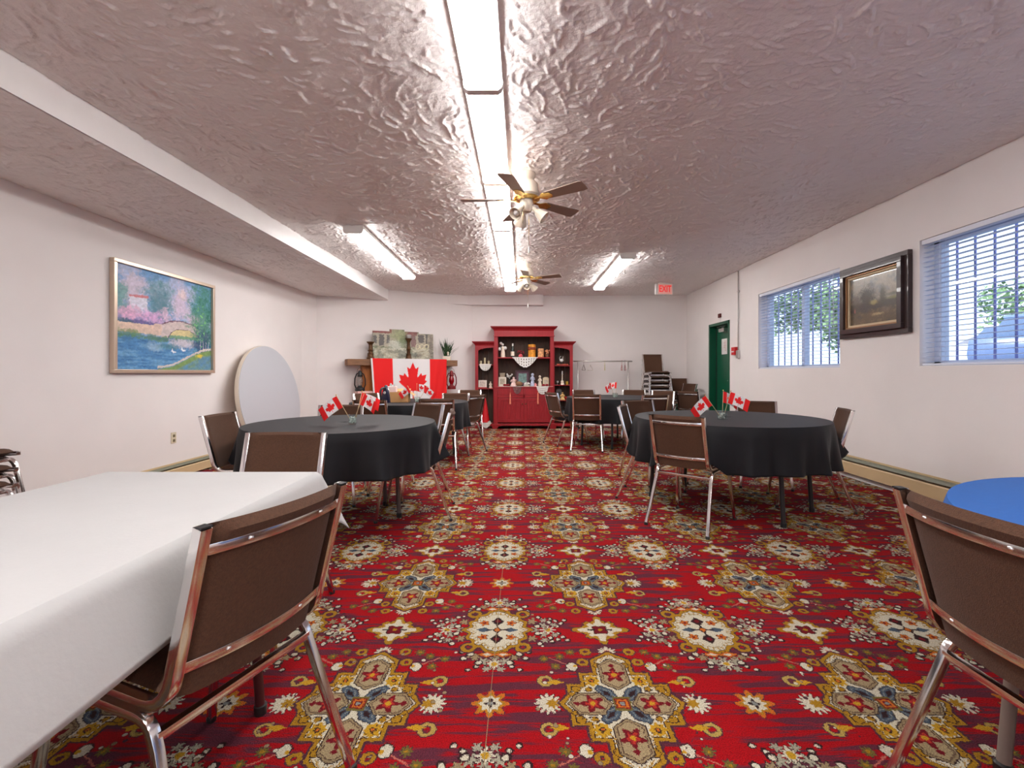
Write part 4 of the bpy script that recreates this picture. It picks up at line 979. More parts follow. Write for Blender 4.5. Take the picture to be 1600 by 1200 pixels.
MB().lathe([(0, 0), (.018, 0), (.016, .012), (0, .012)], (0, -.012, .13), n=14, axis=(0, 1, 0)).build('dial', WHITEP, r)
# red cone gnome in the left wing of the hutch built below

# ------------------------------------------------------------------ wall paintings
def bridge(A, B):
    A = A+.02*(vnoise(A*60, B*45, 73, 3)-.5); B = B+.02*(vnoise(A*60, B*45, 74, 3)-.5)
    n1 = art_noise(A, B, 7, 21); n2 = art_noise(A, B, 22, 22); n3 = art_noise(A, B, 55, 23); ns = art_noise(A*.35, B*3, 22, 24)
    c = np.tile(np.array(lin((112, 158, 206))), (len(A), 1))
    c = mixc(c, sm(n1, .3, .65), (172, 186, 218)); c = mixc(c, blob(A, B, .16, .80, .15, .16, 25), (206, 196, 214)); c = mixc(c, blob(A, B, .63, .72, .10, .2, 26)*.9, (214, 196, 216)); c = mixc(c, blob(A, B, .64, .84, .05, .06, 27)*.8, (236, 214, 214))
    c = mixc(c, blob(A, B, .40, .72, .14, .24, 28, .7, 20)*(.45+.5*n2), (92, 146, 152)); c = mixc(c, blob(A, B, .42, .66, .09, .2, 29, .7, 26)*n3, (56, 112, 128))
    c = mixc(c, blob(A, B, .03, .68, .09, .16, 30, .6)*.85, (104, 160, 158))
    c = mixc(c, ((A > .12) & (A < .28) & (B > .56) & (B < .72))*.85, (224, 222, 234)); c = mixc(c, ((A > .12) & (A < .29) & (np.abs(B-.725-.1*(A-.2)) < .012)), (206, 132, 140))
    c = mixc(c, blob(A, B, .20, .52, .24, .06, 31, .5)*.9, (150, 140, 188)); c = mixc(c, blob(A, B, .14, .55, .12, .075, 32, .8, 26)*(.5+.5*n3), (232, 178, 208)); c = mixc(c, blob(A, B, .33, .53, .10, .07, 33, .8, 26)*(.5+.5*n3), (222, 172, 214)); c = mixc(c, blob(A, B, .47, .57, .06, .08, 34, .8, 26)*(.5+.5*n3), (226, 190, 214)); c = mixc(c, blob(A, B, .78, .56, .07, .07, 35, .8)*.7, (228, 196, 214))
    c = mixc(c, blob(A, B, .22, .465, .2, .03, 36, .4)*.8, (86, 76, 140)); c = mixc(c, blob(A, B, .05, .46, .1, .03, 37, .4)*.8, (60, 96, 110))
    # bank wall, bridge
    c = mixc(c, ((B < .455) & (B > .36) & (A < .50)), (222, 196, 178)); c = mixc(c, ((B < .475) & (B > .36) & (A > .34) & (A < .48)), (216, 190, 176))
    yb = .535 - 1.2*(A-.63)**2; c = mixc(c, ((A > .42) & (A < .84) & (B < yb) & (B > .34)), (208, 192, 190)); c = mixc(c, ((A > .42) & (A < .84) & (np.abs(B-yb) < .006)), (120, 84, 104))
    arc_ = ((A-.66)/.165)**2 + ((B-.345)/.105)**2; c = mixc(c, (arc_ < 1) & (B > .33), (214, 198, 146)); c = mixc(c, (arc_ < 1) & (B < .375), (120, 160, 130)); c = mixc(c, (np.abs(arc_-1) < .05) & (B > .34) & (A < .78), (90, 66, 96))
    # water and reflections
    wtr = sm(.345-B+.02*(n2-.5), 0, .01); c = mixc(c, wtr, (72, 130, 182)); c = mixc(c, wtr*sm(ns, .45, .65)*.7, (118, 168, 206)); c = mixc(c, wtr*sm(ns, .35, .2)*.7, (40, 92, 150)); c = mixc(c, wtr*blob(A, B, .66, .30, .14, .06, 38)*.85, (206, 196, 202)); c = mixc(c, wtr*blob(A, B, .36, .24, .08, .05, 39)*.6, (160, 188, 208))
    c = mixc(c, blob(A, B, .12, .345, .15, .045, 40, .7, 26)*(.5+.5*n3), (86, 128, 66)); c = mixc(c, blob(A, B, .40, .325, .17, .03, 41, .7, 26)*(.5+.5*n3), (84, 124, 76)); c = mixc(c, blob(A, B, .5, .25, .12, .03, 42, .6)*.5, (80, 130, 110))
    # right tree, bank
    c = mixc(c, blob(A, B, .90, .62, .17, .40, 43, .6, 18)*(.6+.4*n2), (66, 140, 110)); c = mixc(c, blob(A, B, .90, .60, .14, .3, 44, .7, 40)*sm(n3, .4, .6), (40, 108, 92)); c = mixc(c, blob(A, B, .88, .33, .11, .16, 45, .6)*(.6+.4*n3), (36, 62, 100)); c = mixc(c, blob(A, B, .86, .56, .07, .2, 46, .9, 40)*sm(n3, .5, .65), (120, 190, 120))
    for x in (.86, .895, .93, .965): c = mixc(c, (np.abs(A-x-.04*(B-.25)) < .003) & (B > .14) & (B < .34), (196, 190, 210))
    bk_ = .02+.22*sm(A, .40, 1.0); c = mixc(c, sm(bk_-B, 0, .015)*(A > .38), (120, 150, 90)); c = mixc(c, sm(bk_-.05-B, 0, .03)*(A > .38)*n2*1.3, (92, 140, 180)); c = mixc(c, (np.abs(B-bk_-.01) < .012)*(A > .38), (206, 196, 190)); c = mixc(c, blob(A, B, .84, .16, .05, .02, 47)*.9, (222, 196, 60))
    for x, y in ((.55, .195), (.655, .222)): c = mixc(c, blob(A, B, x, y, .026, .012, 48, .1), (236, 240, 246)); c = mixc(c, (np.abs(A-x+.014) < .004) & (B > y) & (B < y+.035), (236, 240, 246))
    return c*(.72+.56*n3)[:, None]
r = thing('bridge_painting', 'large pond and stone bridge painting in a champagne frame on the left wall', 'painting', (XL, 4.877, 1.13), 0, 'paintings')
PW, PH = 1.38, 1.055; fw, dp = .035, .05
for nm, a in (('frame', (0, dp, -PW/2, PW/2, 0, fw)), ('frame', (0, dp, -PW/2, PW/2, PH-fw, PH)), ('frame', (0, dp, -PW/2, -PW/2+fw, fw, PH-fw)), ('frame', (0, dp, PW/2-fw, PW/2, fw, PH-fw))):
    MB().box(.002, *a[1:]).build(nm, mat('champagne_frame', lin((206, 186, 166)), .28, metal=.5), r, smooth=False, bevel=.004)
MB().box(.002, .018, -PW/2+fw, PW/2-fw, fw, PH-fw).build('backing', CREAM, r, smooth=False)
sheet('canvas', 260, 200, lambda A, B: (.022+0*A, -PW/2+fw+A*(PW-2*fw), fw+B*(PH-2*fw)), bridge, attr_mat('gloss_canvas', .6), r, 0)
def countryside(A, B):
    n1 = art_noise(A, B, 6, 51); n2 = art_noise(A, B, 20, 52); n3 = art_noise(A, B, 60, 53)
    c = np.tile(np.array(lin((150, 142, 126))), (len(A), 1)); c = mixc(c, sm(n1, .4, .7), (118, 118, 116)); c = mixc(c, sm(n2, .5, .8)*.5, (176, 166, 144))
    c = mixc(c, sm(.50-B, 0, .08), (78, 70, 58)); c = mixc(c, sm(.30-B, 0, .1)*.8, (104, 88, 66)); c = mixc(c, sm(n2, .5, .7)*(B < .3)*.5, (132, 112, 82)); c = mixc(c, sm(n1, .5, .7)*(B < .45)*.6, (66, 62, 62))
    c = mixc(c, blob(A, B, .36, .56, .19, .25, 54, .5, 16), (66, 58, 48)); c = mixc(c, blob(A, B, .70, .54, .07, .18, 55, .5, 16)*.95, (72, 66, 50)); c = mixc(c, blob(A, B, .12, .52, .12, .14, 56, .5)*.8, (88, 76, 66))
    c = mixc(c, blob(A, B, .52, .43, .08, .05, 57, .3)*.9, (158, 146, 92)); c = mixc(c, blob(A, B, .9, .46, .14, .03, 58, .3)*.8, (122, 120, 74)); c = mixc(c, blob(A, B, .88, .53, .16, .03, 59, .3)*.7, (78, 82, 62))
    c = mixc(c, blob(A, B, .60, .18, .12, .03, 60, .4)*.8, (178, 158, 112)); c = mixc(c, blob(A, B, .75, .25, .1, .06, 61, .4)*.5, (120, 104, 88)); c = mixc(c, blob(A, B, .10, .30, .02, .05, 62, .2)*.8, (160, 96, 84))
    return c*(.8+.4*n3)[:, None]
YP0, YP1, ZP0, ZP1 = 4.18, 5.08, 1.50, 2.255; PW, PH = YP1-YP0, ZP1-ZP0
r = thing('landscape_painting', 'dark framed brown landscape painting between the two windows', 'painting', (XR, (YP0+YP1)/2, ZP0), 0, 'paintings')
DKFR = mat('dark_frame_wood', lin((52, 34, 34)), .35, coat=.3)
def framebar(w0, w1, x0, x1, m, nm):
    for a in ((-PW/2+w0, PW/2-w0, w0, w1), (-PW/2+w0, PW/2-w0, PH-w1, PH-w0), (-PW/2+w0, -PW/2+w1, w1, PH-w1), (PW/2-w1, PW/2-w0, w1, PH-w1)):
        MB().box(-x1, -x0, *a).build(nm, m, r, smooth=False, bevel=.004)
framebar(0, .045, .002, .045, DKFR, 'outer_frame'); framebar(.045, .095, .002, .075, DKFR, 'frame'); framebar(.095, .112, .002, .050, mat('gilt', lin((150, 110, 76)), .35, metal=.5), 'gilt_slip'); framebar(.112, .135, .002, .034, mat('linen', lin((206, 186, 154)), .8), 'linen_liner')
MB().box(-.012, -.002, -PW/2+.13, PW/2-.13, .13, PH-.13).build('backing', CREAM, r, smooth=False)
sheet('canvas', 200, 160, lambda A, B: (-.018+0*A, PW/2-.133-A*(PW-.266), .133+B*(PH-.266)), countryside, attr_mat('varnished_canvas', .25, coat=.6), r, 0)
# ------------------------------------------------------------------ the red hutch
YC, YW = 9.35, 9.42; YBK = 9.70
def cx(px, y=YC): return (px-815)*y/F
def cz(py, y=YC): return EYE+(583-py)*y/F
hutch = thing('display_hutch', 'tall red three part display hutch with arched side wings on the far wall', 'hutch', (cx(819), YC, 0))
HX = hutch.location.x
def hb(name, a, m=None, par=None, bevel=.003, lab=None):
    x0, x1, y0, y1, z0, z1 = a
    o = MB().box(x0-HX, x1-HX, y0-YC, y1-YC, z0, z1).build(name, m or REDWOOD, par or hutch, smooth=False, bevel=bevel)
    if lab: o['label'] = lab
    return o
X0, X1 = cx(772), cx(865.5); zt = cz(517); zc = cz(604)
hb('side_panel', (X0, X0+.075, YC, YBK, .05, zt)); hb('side_panel', (X1-.075, X1, YC, YBK, .05, zt))
hb('frieze', (X0, X1, YC-.01, YC+.02, cz(525.5), zt)); hb('frieze_bead', (X0-.012, X1+.012, YC-.022, YC+.02, cz(526), cz(524.4)))
m = MB(); pr = [(YC-.012, zt-.005), (YC-.03, zt+.02), (YC-.07, zt+.065), (YC-.085, zt+.075), (YC-.085, zt+.092), (YBK, zt+.092), (YBK, zt-.005)]
def cornice(xa, xb, zb, yc, h=.092, ov=.07):
    # flared moulding: bottom rectangle grows to the top one
    st = [(0, 0), (.3, .012), (.72, .05), (.82, ov), (1, ov)]; M = MB(); vs = []
    for t, o_ in st:
        vs += [(xa-o_-HX, yc-o_-YC, zb+t*h), (xb+o_-HX, yc-o_-YC, zb+t*h), (xb+o_-HX, YBK-YC, zb+t*h), (xa-o_-HX, YBK-YC, zb+t*h)]
    fs = [(i*4+k, i*4+(k+1) % 4, (i+1)*4+(k+1) % 4, (i+1)*4+k) for i in range(len(st)-1) for k in range(4)] + [(3, 2, 1, 0), tuple(range(len(vs)-4, len(vs)))]
    return M.add(vs, fs).build('cornice', REDWOOD, hutch, smooth=False)
cornice(X0, X1, zt, YC)
# backboards, plank by plank
n = 12; w = (X1-X0-.15)/n
for k in range(n): hb('back_board', (X0+.075+k*w+.002, X0+.075+(k+1)*w-.002, YBK-.02, YBK-.006, zc, zt-.02), DARKWOOD, bevel=.002)
hb('back_panel', (X0, X1, YBK-.006, YBK, .05, zt), DARKWOOD, bevel=0)
hb('shelf', (X0+.075, X1-.075, YC+.03, YBK-.02, cz(560), cz(558)))
hb('counter', (X0-.0, X1, YC-.015, YBK-.02, zc-.025, zc))
hb('cabinet_rail', (X0+.075, X1-.075, YC, YC+.02, cz(606.5)-.01, zc-.025), bevel=0)
xm = (X0+X1)/2; dt, db = cz(607), cz(617)
for s_, (a, b) in enumerate(((X0+.075, xm-.012), (xm+.012, X1-.075))):
    hb('drawer', (a+.004, b-.004, YC-.006, YC+.30, db, dt)); 
hb('cabinet_rail', (X0+.075, X1-.075, YC, YC+.02, cz(621.5), db-.002), bevel=0)
hb('centre_stile', (xm-.012, xm+.012, YC, YC+.02, .12, dt), bevel=0)
for s_, (a, b) in enumerate(((X0+.078, xm-.004), (xm+.004, X1-.078))):
    d_ = hb('door', (a, b, YC-.004, YC+.006, cz(660), cz(622)), bevel=.001)
    for q in ((a, a+.06, cz(660), cz(622)), (b-.06, b, cz(660), cz(622)), (a+.06, b-.06, cz(622)-.055, cz(622)), (a+.06, b-.06, cz(660), cz(660)+.06)): hb('door_rail', (q[0], q[1], YC-.018, YC-.004, q[2], q[3]), par=d_)
    nb = 8; wb = (b-a-.12)/nb
    for k in range(nb): hb('bead_board', (a+.06+k*wb+.002, a+.06+(k+1)*wb-.002, YC-.010, YC-.004, cz(660)+.06, cz(622)-.055), par=d_, bevel=.002)
    kx = (b-.03 if s_ == 0 else a+.03)
    MB().lathe([(.006, 0), (.006, .012), (.014, .018), (.014, .026), (0, .032)], (kx-HX, -.018, cz(631)), n=12, axis=(0, -1, 0)).build('knob', mat('bronze_knob', lin((86, 58, 40)), .35, metal=.6), d_)
hb('floor_board', (X0, X1, YC, YBK, .085, .11)); hb('base_moulding', (X0-.035, X1+.035, YC-.03, YC+.03, cz(665.3), cz(661.5)), bevel=.008)
m = MB()
for s_ in (1, -1):
    xe = X0-.03 if s_ > 0 else X1+.03
    pts = [(xe, 0), (xe, .085), (xe+s_*.22, .085), (xe+s_*.17, .06), (xe+s_*.12, .05), (xe+s_*.09, 0)]
    MB().slab([(x-HX, z) for x, z in pts], -.028, .02).build('bracket_foot', REDWOOD, hutch, smooth=False)
hb('rear_foot', (X0, X0+.06, YBK-.06, YBK, 0, .085)); hb('rear_foot', (X1-.06, X1, YBK-.06, YBK, 0, .085))
# wings
wsh = {}
for side in (0, 1):
    a, b = (cx(742.4, YW), X0-.002) if side == 0 else (X1+.002, cx(895, YW)); zt2 = cz(540, YW)
    hb('side_panel', (a, a+.02, YW, YBK, .05, zt2)); hb('side_panel', (b-.02, b, YW, YBK, .05, zt2))
    ow = .062; inn = .012
    l, r_ = (a+ow, b-inn) if side == 0 else (a+inn, b-ow)
    hb('stile', (a, l, YW-.01, YW+.012, .05, zt2)); hb('stile', (r_, b, YW-.01, YW+.012, .05, zt2))
    # arched head
    M = MB(); N_ = 12; zs_ = cz(549, YW); za = cz(543.2, YW); vs = []
    lo, hi = (l, r_)
    pts = [(lo, zt2)]
    cxm = hi if side == 0 else lo
    for k in range(N_+1):
        x = lo+(hi-lo)*k/N_; t = (x-cxm)/(hi-lo); pts.append((x, zs_+(za-zs_)*math.sqrt(max(0, 1-t*t*.98))))
    pts.append((hi, zt2)); vs = []
    for k in range(N_+1): vs += [pts[k+1], (pts[k+1][0], zt2)]
    V = [(x-HX, YW-YC-.01, z) for x, z in vs] + [(x-HX, YW-YC+.012, z) for x, z in vs]; n2 = len(vs)
    fs = [(2*k, 2*k+2, 2*k+3, 2*k+1) for k in range(N_)] + [(n2+2*k+1, n2+2*k+3, n2+2*k+2, n2+2*k) for k in range(N_)] + [(2*k, n2+2*k, n2+2*k+2, 2*k+2) for k in range(N_)]
    M.add(V, fs).build('arched_head', REDWOOD, hutch, smooth=False)
    cornice(a+(.0 if side == 0 else .0), b, zt2, YW, .085, .06)
    nb = 3; wb = (b-a-.04)/nb
    for k in range(nb): hb('back_board', (a+.02+k*wb+.002, a+.02+(k+1)*wb-.002, YBK-.02, YBK-.006, .1, zt2-.02), DARKWOOD, bevel=.002)
    for py in ((569.5, 606.8) if side == 0 else (570.8, 601.3, 625.3)):
        hb('shelf', (a+.02, b-.02, YW+.012, YBK-.02, cz(py, YW)-.018, cz(py, YW)))
    hb('floor_board', (a, b, YW-.005, YBK, .06, .10)); hb('base_moulding', (a-.02, b+.0 if side == 0 else b+.02, YW-.02, YW+.02, .045, .10), bevel=.004)
    hb('foot', (a+.0, a+.05, YW-.01, YW+.05, 0, .05)); hb('foot', (b-.05, b, YW-.01, YW+.05, 0, .05))
# ---- things kept in it
ig = 'ornaments in the red hutch'
def at(px, y, pz=None): return (cx(px, y), y, pz)
ZS1 = cz(558)+.001; ZS2 = zc+.001
def orn(name, label, cat, px, y, z, group=ig): return thing(name, label, cat, (cx(px, y), y, z), 0, group)
def fig(r, h, w, m, m2=None, arms=True):
    MB().lathe([(0, 0), (w*.5, 0), (w*.52, h*.05), (w*.42, h*.25), (w*.26, h*.5), (w*.32, h*.66), (w*.15, h*.76), (0, h*.78)], n=14).build('robe', m, r)
    MB().ball((0, 0, h*.87), h*.12, 12, 8, (1, 1, 1.1)).build('head', m2 or m, r)
    if arms: MB().tube([(-w*.3, 0, h*.68), (-w*.45, -w*.2, h*.5), (-w*.1, -w*.4, h*.52)], w*.09, n=7).tube([(w*.3, 0, h*.68), (w*.45, -w*.2, h*.5), (w*.1, -w*.4, h*.52)], w*.09, n=7).build('arms', m, r)
r = orn('figurine', 'white and black dancing couple figurine at the left of the top shelf', 'figurine', 785, 9.5, ZS1); S = 9.5/F
MB().lathe([(0, 0), (.05, 0), (.045, .08), (.03, .17), (.04, .20), (.01, .23), (0, .23)], (.01, 0, 0), n=14).build('skirt', CREAM, r)
MB().lathe([(0, 0), (.025, 0), (.028, .12), (.035, .2), (.012, .24), (0, .24)], (-.03, .02, .02), n=14).build('suit', BLACKP, r)
for dx, dz, s_ in ((.005, .265, .028), (-.03, .29, .028), (.055, .19, .04), (-.06, .17, .035)): MB().ball((dx, 0, dz), s_, 10, 8).build('bloom', WHITEP, r)
r = orn('wine_bottle', 'dark wine bottle with cream label on the top shelf', 'bottle', 801, 9.5, ZS1)
MB().lathe([(0, 0), (.036, 0), (.037, .01), (.037, .17), (.015, .215), (.013, .275), (.016, .28), (0, .285)], n=18).build('glass_body', mat('bottle_glass', (.01, .015, .012), .1), r)
MB().lathe([(.0375, .03), (.0382, .03), (.0382, .12), (.0375, .12)], n=18).build('bottle_label', CREAM, r); MB().lathe([(.016, .23), (.0172, .23), (.0172, .283), (0, .287)], n=14).build('foil', WHITEP, r)
r = orn('vase', 'small red vase with dark red blooms on the top shelf', 'vase', 813.5, 9.5, ZS1)
MB().lathe([(0, 0), (.035, 0), (.045, .03), (.028, .06), (.02, .07), (0, .07)], n=16).build('pot', mat('rose_ceramic', lin((206, 90, 96)), .4), r)
m = MB(); rr = random.Random(2)
for k in range(12): m.ball(((rr.random()-.5)*.12, (rr.random()-.5)*.05, .08+rr.random()*.07), .016, 7, 5)
m.build('blooms', mat('dark_red_bloom', lin((120, 24, 34)), .7), r)
r = orn('candle', 'tall amber pillar candle on the top shelf', 'candle', 831, 9.5, ZS1)
MB().lathe([(0, 0), (.075, 0), (.077, .01), (.077, .26), (.07, .265), (.0, .25)], n=24).build('wax', AMBER, r); MB().lathe([(.0775, .15), (.085, .16), (.085, .20), (.0775, .21)], n=24).build('leaf_band', mat('russet_band', lin((138, 60, 36)), .7, var=.5, vscale=60), r)
MB().tube([(0, 0, .25), (.003, 0, .275)], .002, n=5).build('wick', BLACKP, r)
r = orn('candle', 'peach pillar candle with pressed flowers on the top shelf', 'candle', 845, 9.5, ZS1)
MB().lathe([(0, 0), (.062, 0), (.064, .01), (.064, .175), (.055, .18), (0, .17)], n=24).build('wax', PEACH, r); MB().tube([(0, 0, .17), (.002, 0, .19)], .002, n=5).build('wick', BLACKP, r)
r = orn('flower_basket', 'small basket of russet flowers at the right of the top shelf', 'basket', 855.5, 9.47, ZS1)
MB().lathe([(0, 0), (.035, 0), (.05, .05), (.052, .06), (0, .055)], n=16).build('basket', OAK, r)
m = MB()
for k in range(16): m.ball(((rr.random()-.5)*.10, (rr.random()-.5)*.06, .07+rr.random()*.08), .018, 7, 5)
m.build('flowers', mat('russet_flowers', lin((206, 140, 100)), .8, var=.6, vscale=40), r)
def doily(px0, px1, py, drop, label, y, scal=7, m=LACE, shape='V'):
    x0, x1 = cx(px0, y), cx(px1, y); z = cz(py, y); r = thing('lace_doily', label, 'doily', ((x0+x1)/2, y, z), 0, 'lace doilies'); w = (x1-x0)/2; M = MB(); N_ = 30; R_ = 7
    def f(a, b):
        x = (a-.5)*2; pr_ = (1-abs(x)**1.7) if shape == 'V' else math.sqrt(max(0, 1-x*x)); d = drop*(.12+.88*pr_)*(1+.07*abs(math.sin(x*scal*1.6)))
        return (x*w*(1-.12*b), -.004*math.sin(x*14)*b, -d*b)
    M.grid(f, N_, R_)
    # drop every other inner face to make the openwork
    keep = [i for i in range(len(M.f)) if not (1 <= i // N_ <= R_-2 and (i % N_) % 3 == 1 and (i // N_) % 2 == 1)]
    M.f = [M.f[i] for i in keep]; M.mi = [0]*len(keep)
    o = M.build('lace_drop', m, r, smooth=False); o.modifiers.new('t', 'SOLIDIFY').thickness = .002
    MB().box(-w, w, 0, .09, .0005, .003).build('lace_top', m, r, smooth=False)
    return r
doily(800, 841, 558.2, .20, 'large white scalloped lace doily hanging from the hutch top shelf', YC+.024)
doily(748.5, 768, 569.2, .125, 'small round white doily under the candles in the left wing', YW-.001+.01, shape='O')
doily(838, 857.5, 605.3-1.2, .15, 'white lace doily hanging over the right hutch drawer', YC-.022, shape='T')
r = doily(801, 815.5, 605.3-1.2, .14, 'grey and red panel cloth hanging over the left hutch drawer', YC-.022, m=mat('grey_red_cloth', lin((120, 84, 84)), .8, var=.6, vscale=30), shape='T')
o = tag(MB().box(cx(778), cx(864), YC-.012, YC+.10, zc+.0005, zc+.004).build('table_runner', LACE, smooth=False), 'white lace runner along the hutch counter edge', 'runner')
for px, nm in ((797.3, 'left'), (840.5, 'right')):
    r = thing('tassel', 'long salmon tassel hanging on the %s hutch drawer' % nm, 'tassel', (cx(px), YC-.030, cz(613)), 0, 'salmon tassels')
    MB().lathe([(0, -.24), (.018, -.235), (.012, -.03), (.004, -.02), (0, -.02)], n=10).build('fringe', mat('salmon_fringe', lin((222, 128, 104)), .8), r); MB().ball((0, 0, -.012), .012, 8, 6).build('knot', MATS['salmon_fringe'], r); MB().tube([(0, 0, 0), (0, .01, cz(606)-cz(613)+.02)], .002, n=5).build('cord', MATS['salmon_fringe'], r)
# counter
def card(px, y, z, w, h, label, c=(214, 206, 190), inner=(170, 160, 140), name='greeting_card', cat='card', arch=False, lean=.12):
    r = thing(name, label, cat, (cx(px, y), y, z), 0, ig)
    def q(x, yy, zz): return (x, yy+zz*lean, zz)
    pts = [(-w, 0), (w, 0), (w, h)] + ([(w*math.cos(a), h+w*.5*math.sin(a)) for a in [PI*k/8 for k in range(1, 8)]] if arch else []) + [(-w, h)]
    n = len(pts); M = MB().add([q(x, 0, zz) for x, zz in pts]+[q(x, .008, zz) for x, zz in pts], [tuple(range(n)), tuple(range(n, 2*n))[::-1]]+[(i, n+i, n+(i+1) % n, (i+1) % n) for i in range(n)])
    M.build('panel', mat('card_%d' % c[0], lin(c), .6), r, smooth=False)
    a, b = w*.62, h*.72
    MB().add([q(x, -.0015, zz) for x, zz in ((-a, h*.22), (a, h*.22), (a, h*.22+b*.85), (-a, h*.22+b*.85))]+[q(x, 0, zz) for x, zz in ((-a, h*.22), (a, h*.22), (a, h*.22+b*.85), (-a, h*.22+b*.85))], [(0, 1, 2, 3), (0, 4, 5, 1), (1, 5, 6, 2), (2, 6, 7, 3), (3, 7, 4, 0)]).build('picture', mat('inner_%d' % inner[0], lin(inner), .6, var=.4, vscale=40), r, smooth=False)
    MB().add([(0, .008+h*.6*lean, h*.6), (.02, .008+h*.6*lean, h*.6), (.02, .05+h*.1, 0), (0, .05+h*.1, 0)], [(0, 1, 2, 3)]).build('easel_back', CARD, r, smooth=False).modifiers.new('t', 'SOLIDIFY').thickness = .003
    return r
card(785, 9.50, ZS2, .078, .19, 'cream picture card at the left of the hutch counter')
r = orn('gift_box', 'tiny pale box behind the cream card on the hutch counter', 'box', 785, 9.62, ZS2); MB().box(-.05, .05, -.03, .03, 0, .26).build('carton', mat('stone', lin((170, 156, 134)), .7), r, smooth=False, bevel=.003); MB().box(-.055, .055, -.035, .035, .24, .275).build('lid', MATS['stone'], r, smooth=False, bevel=.003)
r = orn('vase', 'black vase of small white flowers on the hutch counter', 'vase', 796, 9.6, ZS2); MB().lathe([(0, 0), (.03, 0), (.038, .06), (.022, .14), (.03, .15), (0, .15)], n=14).build('pot', BLACKP, r)
m = MB()
for k in range(9): m.ball((-.05+rr.random()*.11, (rr.random()-.5)*.03, .19+rr.random()*.07), .018, 7, 5); m.tube([(0, 0, .15), m.v[-1]], .002, n=4)
m.build('flowers', WHITEP, r)
r = orn('figurine', 'pink and white angel figurine left of the framed picture', 'figurine', 802.5, 9.48, ZS2+.004); fig(r, .19, .13, mat('pale_pink_ceramic', lin((226, 196, 190)), .4))
r = orn('framed_picture', 'dark purple framed teal picture in the middle of the hutch', 'picture', 816.5, 9.60, ZS2); w, h = .155, .335
PFR = mat('purple_brown_frame', lin((74, 48, 54)), .45)
for a in ((-w, w, 0, .035), (-w, w, h-.035, h), (-w, -w+.035, .035, h-.035), (w-.035, w, .035, h-.035)): MB().box(a[0], a[1], -.012, .012, a[2], a[3]).build('frame', PFR, r, smooth=False, bevel=.003)
MB().box(-w+.035, w-.035, -.004, .006, .035, h-.035).build('mat_board', mat('mauve_board', lin((112, 84, 96)), .8), r, smooth=False)
MB().box(-w+.07, w-.07, -.008, -.004, .075, h-.07).build('picture', mat('teal_print', lin((120, 150, 144)), .5, var=.5, vscale=25), r, smooth=False)
r = orn('bird_ornament', 'brown bird shaped basket in front of the framed picture', 'ornament', 811, 9.46, ZS2+.004); MB().ball((0, 0, .05), .06, 14, 10, (1.25, .7, .8)).build('body', OAK, r); MB().ball((-.065, 0, .10), .026, 10, 8).build('head', OAK, r); MB().tube([(-.085, 0, .10), (-.11, 0, .095)], .006, n=6, r2=.001).build('beak', BRASS, r)
r = orn('flower_dish', 'low dish of white flowers before the framed picture', 'dish', 823, 9.44, ZS2+.004); MB().lathe([(0, 0), (.05, 0), (.07, .02), (.066, .022), (0, .012)], n=18).build('dish', CREAM, r)
m = MB()
for k in range(14): m.ball(((rr.random()-.5)*.11, (rr.random()-.5)*.06, .03+rr.random()*.04), .017, 7, 5)
m.build('flowers', WHITEP, r)
r = orn('figurine', 'tall blue and white figurine right of the framed picture', 'figurine', 832, 9.52, ZS2+.004); fig(r, .27, .10, mat('blue_white_ceramic', lin((176, 184, 206)), .3, var=.4, vscale=25))
r = orn('figurine', 'slim cream lady figurine on the hutch counter', 'figurine', 843.5, 9.52, ZS2+.004); fig(r, .22, .085, CREAM)
card(853, 9.50, ZS2, .062, .16, 'small arched cream frame at the right of the hutch counter', c=(206, 192, 160), inner=(190, 180, 160), name='arched_frame', cat='frame', arch=True)
for px, nm in ((791.5, 'left'), (852, 'right')):
    r = orn('ribbon_bow', 'dark red ribbon bow at the %s of the hutch counter edge' % nm, 'bow', px, 9.345, ZS2+.03); MB().ball((-.035, 0, 0), .03, 10, 8, (1.2, .5, .8)).ball((.035, 0, 0), .03, 10, 8, (1.2, .5, .8)).build('loops', mat('red_ribbon', lin((130, 14, 26)), .5), r); MB().ball((0, -.005, 0), .013, 8, 6).build('knot', MATS['red_ribbon'], r)
r = orn('figurine', 'small pink figurine at the front centre right of the counter', 'figurine', 836.5, 9.42, ZS2+.004); fig(r, .07, .06, mat('pink_ceramic', lin((226, 150, 150)), .4))
# left wing
zA = cz(569.5, YW)+.001; zB = cz(606.8, YW)+.001
r = orn('candle_holder', 'triple candle holder with tall middle candle in the left wing', 'candle holder', 757.5, 9.52, zA); MB().box(-.10, .10, -.02, .02, 0, .012).build('base', CREAM, r, smooth=False, bevel=.003)
for dx, h in ((-.08, .03), (0, .13), (.08, .03)):
    MB().lathe([(0, .012), (.022, .012), (.02, .012+h), (0, .012+h)], (dx, 0, 0), n=14).build('candle', mat('ivory_wax', lin((196, 184, 150)), .5), r)
    if dx: MB().ball((dx, 0, .055), .025, 10, 8).build('ball_candle', MATS['ivory_wax'], r)
card(754, 9.50, zB, .085, .165, 'square white card leaning in the left wing', c=(222, 210, 200), inner=(206, 190, 178))
r = orn('figurine', 'tiny pale figurine beside the white card in the left wing', 'figurine', 766.5, 9.50, zB); fig(r, .14, .07, CREAM)
m = MB()
for k in range(14): m.ball(((k-6.5)*.014, (rr.random()-.5)*.02, .012), .012, 6, 4)
o = m.build('berry_garland', mat('red_berries', lin((170, 40, 40)), .5)); o.location = (cx(753, 9.44), 9.445, zB); tag(o, 'red berry garland at the foot of the white card', 'garland')
r = orn('gnome', 'tall red cone hat gnome with white fluffy base in the left wing', 'gnome', 758.5, 9.50, .101)
